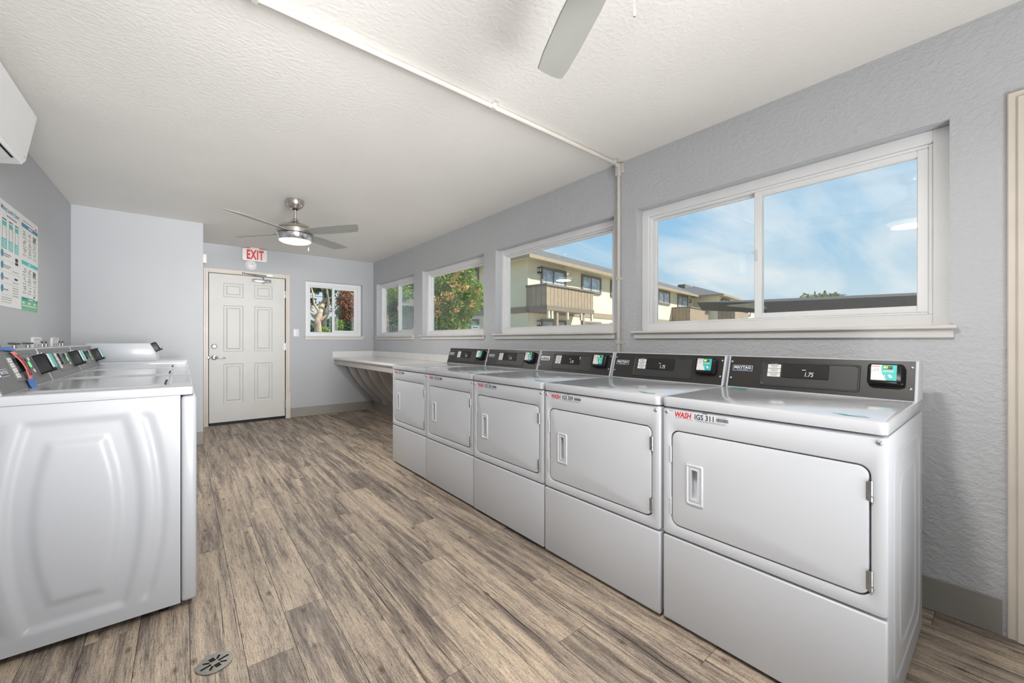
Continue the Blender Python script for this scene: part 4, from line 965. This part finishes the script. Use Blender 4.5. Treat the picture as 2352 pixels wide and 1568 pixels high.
def facade_window(t, s0, s1, z0, z1, d, mull=.5, name='window', trim=.12, axis='d'):
    """window proud of a facade at depth d (facing -y locally) or of the end wall x = d (facing -x)"""
    def bx(b, a0, a1, c0, c1, w0, w1): return b.box(a0, a1, d - w1, d - w0, c0, c1) if axis == 'd' else b.box(d - w1, d - w0, a0, a1, c0, c1)
    b = MB(); bx(b, s0 - trim, s0, z0 - trim, z1 + trim, 0, .07); bx(b, s1, s1 + trim, z0 - trim, z1 + trim, 0, .07); bx(b, s0, s1, z1, z1 + trim, 0, .08); bx(b, s0, s1, z0 - trim, z0, 0, .10)
    m = s0 + (s1 - s0) * mull; bx(b, m - .03, m + .03, z0, z1, 0, .05); f = b.build(name, M_TAUPED, t)
    b = MB(); bx(b, s0, s1, z0, z1, 0, .02); b.build('pane', M_CURT, f)
def facade_lamp(t, s, z, d):
    b = MB(); b.box(s - .09, s + .09, d - .16, d, z - .03, z + .02); b.box(s - .09, s + .09, d - .16, d, z + .20, z + .24)
    for x in (-.08, .08): b.box(s + x - .012, s + x + .012, d - .15, d - .13, z, z + .2)
    lo = b.build('wall_lamp', M_INK, t)
    b = MB(); b.box(s - .06, s + .06, d - .12, d - .02, z + .02, z + .2); b.build('lamp_glass', M_PAPER, lo)
def balcony(t, s0, s1, d, dep, z0, z1, left_dark=True):
    bal = None
    b = MB(); b.box(s0, s1, d - dep, d, z0 - .16, z0); bal = b.build('balcony', M_TAUPE, t)
    b = MB(); n = max(8, int((s1 - s0) / .27)); w = (s1 - s0) / n
    b.box(s0, s1, d - dep + .02, d - dep + .05, z0, z1 - .06)
    for i in range(n): b.box(s0 + i * w + .012, s0 + (i + 1) * w - .012, d - dep, d - dep + .03, z0 + .02, z1 - .08)
    m = max(4, int(dep / .27)); w = dep / m
    for sx in (s0, s1 - .05):
        b.box(sx + .02, sx + .04, d - dep + .03, d, z0, z1 - .06)
        for i in range(m): b.box(sx, sx + .05, d - dep + i * w + .012, d - dep + (i + 1) * w - .012, z0 + .02, z1 - .08)
    b.stuff = True; b.build('railing_boards', M_TAUPE, bal)
    b = MB(); b.box(s0 - .05, s1 + .05, d - dep - .06, d - dep + .10, z1 - .08, z1); b.box(s0 - .05, s0 + .10, d - dep, d, z1 - .08, z1); b.box(s1 - .10, s1 + .05, d - dep, d, z1 - .08, z1); b.build('cap_rail', M_TAUPED, bal)
    b = MB(); b.box(s0 - .02, s1 + .02, d - dep - .04, d - dep + .02, z0 - .2, z0 + .02); b.box(s0 - .02, s0 + .03, d - dep, d, z0 - .2, z0 + .02); b.build('rim_beam', M_TAUPED, bal)
    return bal
def hip_roof(t, s0, s1, d0, d1, ze, zr, run):
    dm = (d0 + d1) / 2
    e = [(s0, d0, ze), (s1, d0, ze), (s1, d1, ze), (s0, d1, ze)]; r0, r1 = (s0 + run, dm, zr), (s1 - run, dm, zr)
    b = MB(); b.poly([e[0], e[1], r1, r0]); b.poly([e[2], e[3], r0, r1]); b.poly([e[3], e[0], r0]); b.poly([e[1], e[2], r1]); b.poly(e); rf = b.build('roof', M_ROOF, t)
    b = MB(); th = .15
    b.box(s0, s1, d0 - .03, d0, ze - th, ze + .02); b.box(s0, s1, d1, d1 + .03, ze - th, ze + .02); b.box(s0 - .03, s0, d0 - .03, d1 + .03, ze - th, ze + .02); b.box(s1, s1 + .03, d0 - .03, d1 + .03, ze - th, ze + .02); b.build('fascia', M_TAUPE, rf)
    b = MB(); b.box(s0, s1, d0, d1, ze - .06, ze - .01); b.build('soffit', M_CREAMW, rf)

A1 = thing('apartment_block', 'cream two-storey apartment block with taupe balconies, seen through the middle windows', 'building', (12.55, 14.28, 0), rz=R(8.69))
b = MB(); b.box(0, 36.6, 0, 9.0, ZB, 4.95); b.build('wall', M_CREAMW, A1)
b = MB(); b.box(-.03, 22.56, -.03, 9.02, 2.40, 2.69); b.build('belt_band', M_TAUPE, A1)
b = MB(); b.box(-.02, .10, -.02, .10, ZB, 4.95); b.box(22.45, 22.57, -.02, .10, ZB, 4.95); b.build('corner_board', M_CREAMW, A1)
hip_roof(A1, -.62, 37.2, -.62, 9.6, 4.98, 7.1, 4.8)
for s0, s1, z0, z1, mu in ((1.10, 2.98, 2.74, 4.60, .48), (4.71, 6.58, 3.92, 4.66, .48), (7.97, 9.8, 3.92, 4.66, .5), (11.4, 13.2, 3.92, 4.66, .5), (15.15, 17.2, 3.98, 4.76, .48), (19.1, 21.2, 2.74, 4.76, .42),
                           (1.10, 2.98, ZB + .1, 2.02, .48), (4.71, 6.58, 1.25, 2.05, .48), (7.97, 9.8, 1.25, 2.05, .5)):
    facade_window(A1, s0, s1, z0, z1, 0.0, mu)
for s in (.80, 21.75):
    for z in (4.39, 1.82): facade_lamp(A1, s, z, 0.0)
balcony(A1, -.12, 3.88, 0.0, 1.2, 2.66, 3.66); balcony(A1, 17.8, 22.3, 0.0, 1.4, 2.66, 3.72)
for s in (.05, .32, 1.55, 2.75, 3.75):
    b = MB(); b.box(s - .05, s + .05, -1.22, -1.12, 2.10, 2.50); b.build('joist_end', M_CREAMW, A1)
for s in (.75, 3.0):
    b = MB(); b.box(s - .07, s + .07, -1.18, -1.04, ZB, 2.46); b.build('balcony_post', M_TAUPE, A1)
# end wall openings, seen above the flowering tree
facade_window(A1, 3.45, 4.5, 3.75, 4.75, 0.0, .5, axis='s'); facade_window(A1, 3.45, 4.5, 1.3, 2.1, 0.0, .5, name='end_door', axis='s')
b = MB()
for i in range(12): b.box(-.05, -.02, 3.0 + i * .14, 3.03 + i * .14, 2.72, 3.5)
b.box(-.06, -.01, 2.95, 4.75, 3.48, 3.56); b.box(-.06, -.01, 2.95, 4.75, 2.70, 2.76); b.build('end_railing', M_TAUPED, A1)

# the wing that steps forward at the far end of the block
b = MB(); b.box(22.8, 36.6, -2.0, .02, ZB, 4.95); b.build('wing_wall', M_CREAMW, A1)
b = MB(); b.box(22.77, 36.62, -2.03, 0, 2.40, 2.69); b.build('belt_band', M_TAUPE, A1)
hip_roof(A1, 22.2, 37.2, -2.6, 5.8, 4.985, 6.55, 5.6)
facade_window(A1, 24.1, 26.2, 2.74, 4.70, -2.0, .4); facade_window(A1, 28.3, 30.2, 3.8, 4.7, -2.0, .4); facade_window(A1, 32.6, 34.4, 3.8, 4.7, -2.0, .4)
facade_lamp(A1, 23.5, 4.4, -2.0)
balcony(A1, 22.9, 27.5, -2.0, 1.3, 2.66, 3.72)
b = MB(); b.box(30.6, 32.4, 3.4, 4.2, 6.7, 7.2); b.build('roof_vent', M_TAUPED, A1)

# carport roof across the near parking lot
cp = thing('carport', 'long low carport roof with a dark fascia, behind the nearest window', 'carport', (0, 0, 0))
D = 14.6; top = [(1745, 693.5), (1900, 687), (2420, 664), (2420, 696), (1900, 713), (1762, 718.5)]
pa = [at(u, v, D) for u, v in top]; pb = [p + FV * 5.0 + Vector((0, 0, .46)) for p in pa]
b = MB(); b.loops([pa, pb], True, True); b.build('roof_slab', M_CARP, cp)
ta = [at(u, v, D - .1) for u, v in ((1672, 700.5), (1746, 693.5), (1762, 708.5), (1738, 708.5), (1672, 702))]
b = MB(); b.loops([ta, [p + FV * .12 for p in ta]], True, True); b.build('tapered_beam', M_SHED, cp)
for u in (1990, 2250):
    p = at(u, 712, D) + FV * 1.5; b = MB(); b.box(p.x - .06, p.x + .06, p.y - .06, p.y + .06, ZB, 2.3); b.build('post', M_CARP, cp)

# ---- trees
def leaves(clusters, size, seed, squash=.45):
    rs = random.Random(seed); b = MB()
    for c, rad, n in clusters:
        c = Vector(c)
        for _ in range(n):
            while True:
                q = Vector((rs.uniform(-1, 1), rs.uniform(-1, 1), rs.uniform(-1, 1)))
                if .15 < q.length < 1: break
            q = q.normalized() * (q.length ** .55)
            p = c + Vector((q.x * rad[0], q.y * rad[1], q.z * rad[2]))
            d = Vector((rs.gauss(0, 1), rs.gauss(0, 1), rs.gauss(-.2, .7))).normalized(); w = d.orthogonal().normalized()
            w = (Matrix.Rotation(rs.uniform(0, 6.28), 3, d) @ w); s = size * rs.uniform(.6, 1.3); nn = d.cross(w)
            b.poly([p, p + d * s * .5 + w * s * squash * .5 + nn * s * .08, p + d * s, p + d * s * .5 - w * s * squash * .5 + nn * s * .08])
    return b
def foliage(name, t, b, m):
    o = b.build(name, m, t, fix=False); o['kind'] = 'stuff'; return o
def tree(name, lab, u, D, trunk, parts, bark, cat='tree', group=None):
    """trunk: list of branch polylines ((u,v)...) with radii, given as seen and set at distance D; parts: leaf masses"""
    base = at(u, 781.2, D); t = thing(name, lab, cat, (base.x, base.y, ZB), group)
    off = Vector((base.x, base.y, ZB)); rs = random.Random(int(u))
    b = MB()
    for pts, r0, r1 in trunk:
        P3 = [at(pu, pv, D) - off + FV * (rs.uniform(-.02, .02) * D if i else 0) for i, (pu, pv) in enumerate(pts)]
        n = len(P3); b.tube(P3, [r0 + (r1 - r0) * i / max(1, n - 1) for i in range(n)], 8)
    b.build('trunk', bark, t, 50)
    for (nm, m, cl, size, seed) in parts:
        foliage(nm, t, leaves([(at(cu, cv, D) - off + FV * dd, (ru * D / FPX, ru * D / FPX, rv * D / FPX), n) for cu, cv, ru, rv, n, dd in cl], size, seed), m)
    return t
def down(v, D): return [(0, v)]
def gv(D): return 781.2 + (CAMH - ZB) * FPX / D      # pixel row of the ground at distance D

tree('flowering_tree', 'yellow-green tree with orange blossom outside the window left of the conduit', 1040, 9.0,
     [([(1040, gv(9)), (1041, 760), (1038, 700), (1035, 640)], .06, .02), ([(1041, 750), (1065, 700), (1085, 670)], .03, .01), ([(1040, 740), (1015, 690), (1005, 640)], .03, .01)],
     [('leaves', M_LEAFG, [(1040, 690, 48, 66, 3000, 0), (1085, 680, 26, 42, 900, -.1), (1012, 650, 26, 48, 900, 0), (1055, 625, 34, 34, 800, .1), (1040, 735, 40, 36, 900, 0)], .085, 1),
      ('shaded_leaves', M_LEAFD, [(1018, 715, 34, 60, 1600, .35), (1035, 690, 52, 80, 1800, .5)], .10, 2),  # darker green leaves set behind the yellow-green ones
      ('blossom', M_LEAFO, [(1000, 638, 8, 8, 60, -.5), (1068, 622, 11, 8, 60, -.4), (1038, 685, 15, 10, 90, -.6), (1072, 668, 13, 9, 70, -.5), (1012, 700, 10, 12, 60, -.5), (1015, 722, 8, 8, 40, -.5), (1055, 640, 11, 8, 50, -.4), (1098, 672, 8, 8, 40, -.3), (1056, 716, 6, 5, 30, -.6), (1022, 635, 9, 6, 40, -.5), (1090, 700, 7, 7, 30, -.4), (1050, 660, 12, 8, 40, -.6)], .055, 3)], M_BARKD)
tree('garden_tree', 'dark green tree outside the far corner window of the window wall', 890, 13.0,
     [([(893, gv(13)), (893, 740), (890, 690), (888, 650)], .09, .03), ([(893, 735), (915, 690), (930, 660)], .04, .02)],
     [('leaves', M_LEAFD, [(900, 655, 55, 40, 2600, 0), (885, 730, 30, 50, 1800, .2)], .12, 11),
      ('sunlit_leaves', M_LEAFG, [(902, 690, 24, 14, 500, -1.0), (940, 678, 22, 14, 400, -1.0), (885, 668, 10, 20, 200, -.8)], .10, 12),  # yellow-green leaves set in front of the dark green mass
      ('blossom', M_LEAFO, [(900, 692, 6, 5, 60, -1.6)], .08, 13)], M_BARKD)
tree('branching_tree', 'thick pale-barked branching tree outside the left half of the end window', 735, 10.0,
     [([(730, gv(10)), (732, 764), (736, 735), (738, 705), (739, 680), (739, 640)], .10, .035), ([(736, 738), (722, 726), (714, 705), (708, 685)], .045, .02), ([(737, 722), (729, 700), (724, 675), (720, 655)], .035, .015), ([(737, 735), (750, 718), (757, 690), (757, 655)], .045, .02), ([(733, 752), (718, 742), (708, 735)], .04, .018), ([(735, 730), (716, 716), (704, 706)], .05, .02), ([(740, 742), (752, 730), (764, 712)], .035, .015), ([(729, 705), (738, 690)], .025, .015)],
     [('leaves', M_LEAFD, [(718, 660, 16, 11, 420, .1), (752, 664, 14, 16, 420, .1), (712, 690, 7, 7, 120, .1), (730, 700, 8, 7, 110, .2), (745, 690, 8, 10, 130, .3), (757, 712, 7, 12, 100, .3)], .085, 21),
      ('low_leaves', M_LEAFG, [(757, 748, 9, 18, 420, .5), (716, 758, 14, 10, 260, .6)], .07, 22)], M_BARK)
tree('russet_tree', 'russet-leaved tree outside the right half of the end window', 798, 12.0,
     [([(798, gv(12)), (798, 740), (797, 690)], .07, .03)],
     [('leaves', M_LEAFR, [(795, 690, 20, 24, 1500, 0), (806, 718, 18, 34, 1700, -.2), (790, 720, 14, 22, 700, 0)], .085, 31),
      ('green_leaves', M_LEAFD, [(780, 745, 16, 18, 900, -.3), (805, 755, 18, 14, 900, -.4), (790, 662, 26, 8, 300, .3), (815, 668, 8, 12, 200, .3)], .09, 32)], M_BARKD)
for nm, lab, u, D, cl in (('hedge', 'low green hedge at the foot of the trees outside the end window', 770, 17.0, [(720, 762, 34, 22, 1700, 0), (770, 758, 34, 24, 1900, 0), (815, 760, 34, 26, 1700, 0)]),
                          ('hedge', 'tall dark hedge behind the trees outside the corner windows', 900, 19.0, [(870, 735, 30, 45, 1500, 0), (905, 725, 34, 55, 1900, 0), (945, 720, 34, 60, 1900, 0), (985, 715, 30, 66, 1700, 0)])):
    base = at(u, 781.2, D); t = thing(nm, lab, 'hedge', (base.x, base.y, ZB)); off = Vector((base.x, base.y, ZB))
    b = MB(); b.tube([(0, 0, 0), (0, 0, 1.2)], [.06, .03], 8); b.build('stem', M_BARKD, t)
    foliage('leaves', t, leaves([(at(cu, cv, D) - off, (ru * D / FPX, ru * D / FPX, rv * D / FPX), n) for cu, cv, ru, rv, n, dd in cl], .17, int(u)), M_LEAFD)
base = at(1885, 781.2, 27); t = thing('palm_tree', 'pale feathery treetop rising behind the carport roof', 'tree', (base.x, base.y, ZB)); off = Vector((base.x, base.y, ZB)); rs = random.Random(7)
b = MB(); b.tube([(0, 0, 0), (0, 0, at(1885, 690, 27).z - ZB)], [.16, .10], 10); b.build('trunk', M_BARKD, t)
b = MB()
for k in range(60):
    c = at(rs.uniform(1852, 1920), rs.uniform(681, 690), 27) - off + FV * rs.uniform(-.8, .8); d = (RV * rs.uniform(-.6, .9) + FV * rs.uniform(-.5, .5) + Vector((0, 0, rs.uniform(.35, 1)))).normalized()
    for i in range(9):
        p = c + d * (.09 * i) + Vector((0, 0, -.012 * i * i)) ; w = d.orthogonal().normalized(); w = Matrix.Rotation(rs.uniform(0, 6.28), 3, d) @ w
        b.poly([p, p + d * .10 + w * .03, p + d * .22, p + d * .10 - w * .03])
foliage('fronds', t, b, M_LEAFP)
# utility pole outside the end window
p = at(745.5, 781.2, 11.0); po = thing('utility_pole', 'dark upright pole beside the branching tree', 'pole', (p.x, p.y, ZB))
b = MB(); b.tube([(0, 0, 0), (0, 0, 3.3)], [.055, .05], 10); b.build('shaft', M_POLE, po, 50)
b = MB(); b.tube([(-2.2, .6, 2.75), (-.8, .2, 2.62), (0, 0, 2.60), (1.5, -.4, 2.66)], .008, 6); b.build('wire', M_POLE, po)
# shed with an awning outside the corner window, and a picket fence before it
p = at(938, 781.2, 16.0); sh = thing('garden_shed', 'tan shed with a brown awning behind the corner window', 'shed', (p.x, p.y, ZB), rz=R(-20))
b = MB(); b.box(-.55, .75, 0, 2.0, 0, 2.72); b.build('wall', M_SHED, sh)
b = MB(); b.prism([(-.45, 2.80), (.2, 3.02), (.2, 3.07), (-.45, 2.86)], 'x', -.7, .9); rf = b.build('awning', M_BARKD, sh)
b = MB(); b.box(-.7, .9, -.48, -.42, 2.74, 2.88); b.build('awning_edge', M_SHED, rf)
b = MB(); b.box(-.25, .25, -.03, 0, .2, 1.75); b.build('door', M_LEAFD, sh)
fc = thing('picket_fence', 'grey picket fence low outside the corner window', 'fence', (0, 0, 0))
for i in range(14):
    q = at(868 + i * 4.5, 781.2, 11.0); b = MB(); b.box(q.x - .012, q.x + .012, q.y - .012, q.y + .012, ZB, 1.52); b.build('picket', M_POLE, fc)
q0, q1 = at(866, 781.2, 11.0), at(930, 781.2, 11.0)
for z in (.5, 1.44):
    b = MB(); b.tube([(q0.x, q0.y, z), (q1.x, q1.y, z)], .015, 6); b.build('rail', M_POLE, fc)
# small parking sign beyond the flowering tree
p = at(1092, 781.2, 6.5); sg = thing('parking_sign', 'small white sign with a green border outside, low in the tree window', 'sign', (p.x, p.y, ZB), rz=R(-YAW + 5))
b = MB(); b.tube([(0, .01, 0), (0, .01, 1.4)], .015, 8); b.build('post', M_STEEL, sg)
zt = at(1092, 746, 6.5).z - ZB
b = MB(); b.prism(rr(-.075, .075, zt - .20, zt, .015, 4), 'y', -.004, 0); b.build('plate', M_PAPER, sg)
b = MB(); L = [[(x, -.0045, z) for x, z in rr(-.070 + i, .070 - i, zt - .195 + i, zt - .005 - i, .012, 4)] for i in (0, .010)]; b.loops(L); b.build('border', M_TEALD, sg)
bars([(-.045, .045, -.05, -.03), (-.03, .03, -.10, -.08), (-.045, .045, -.15, -.13)], (0, -.0045, zt), FX, FU).build('print', M_TEALD, sg)
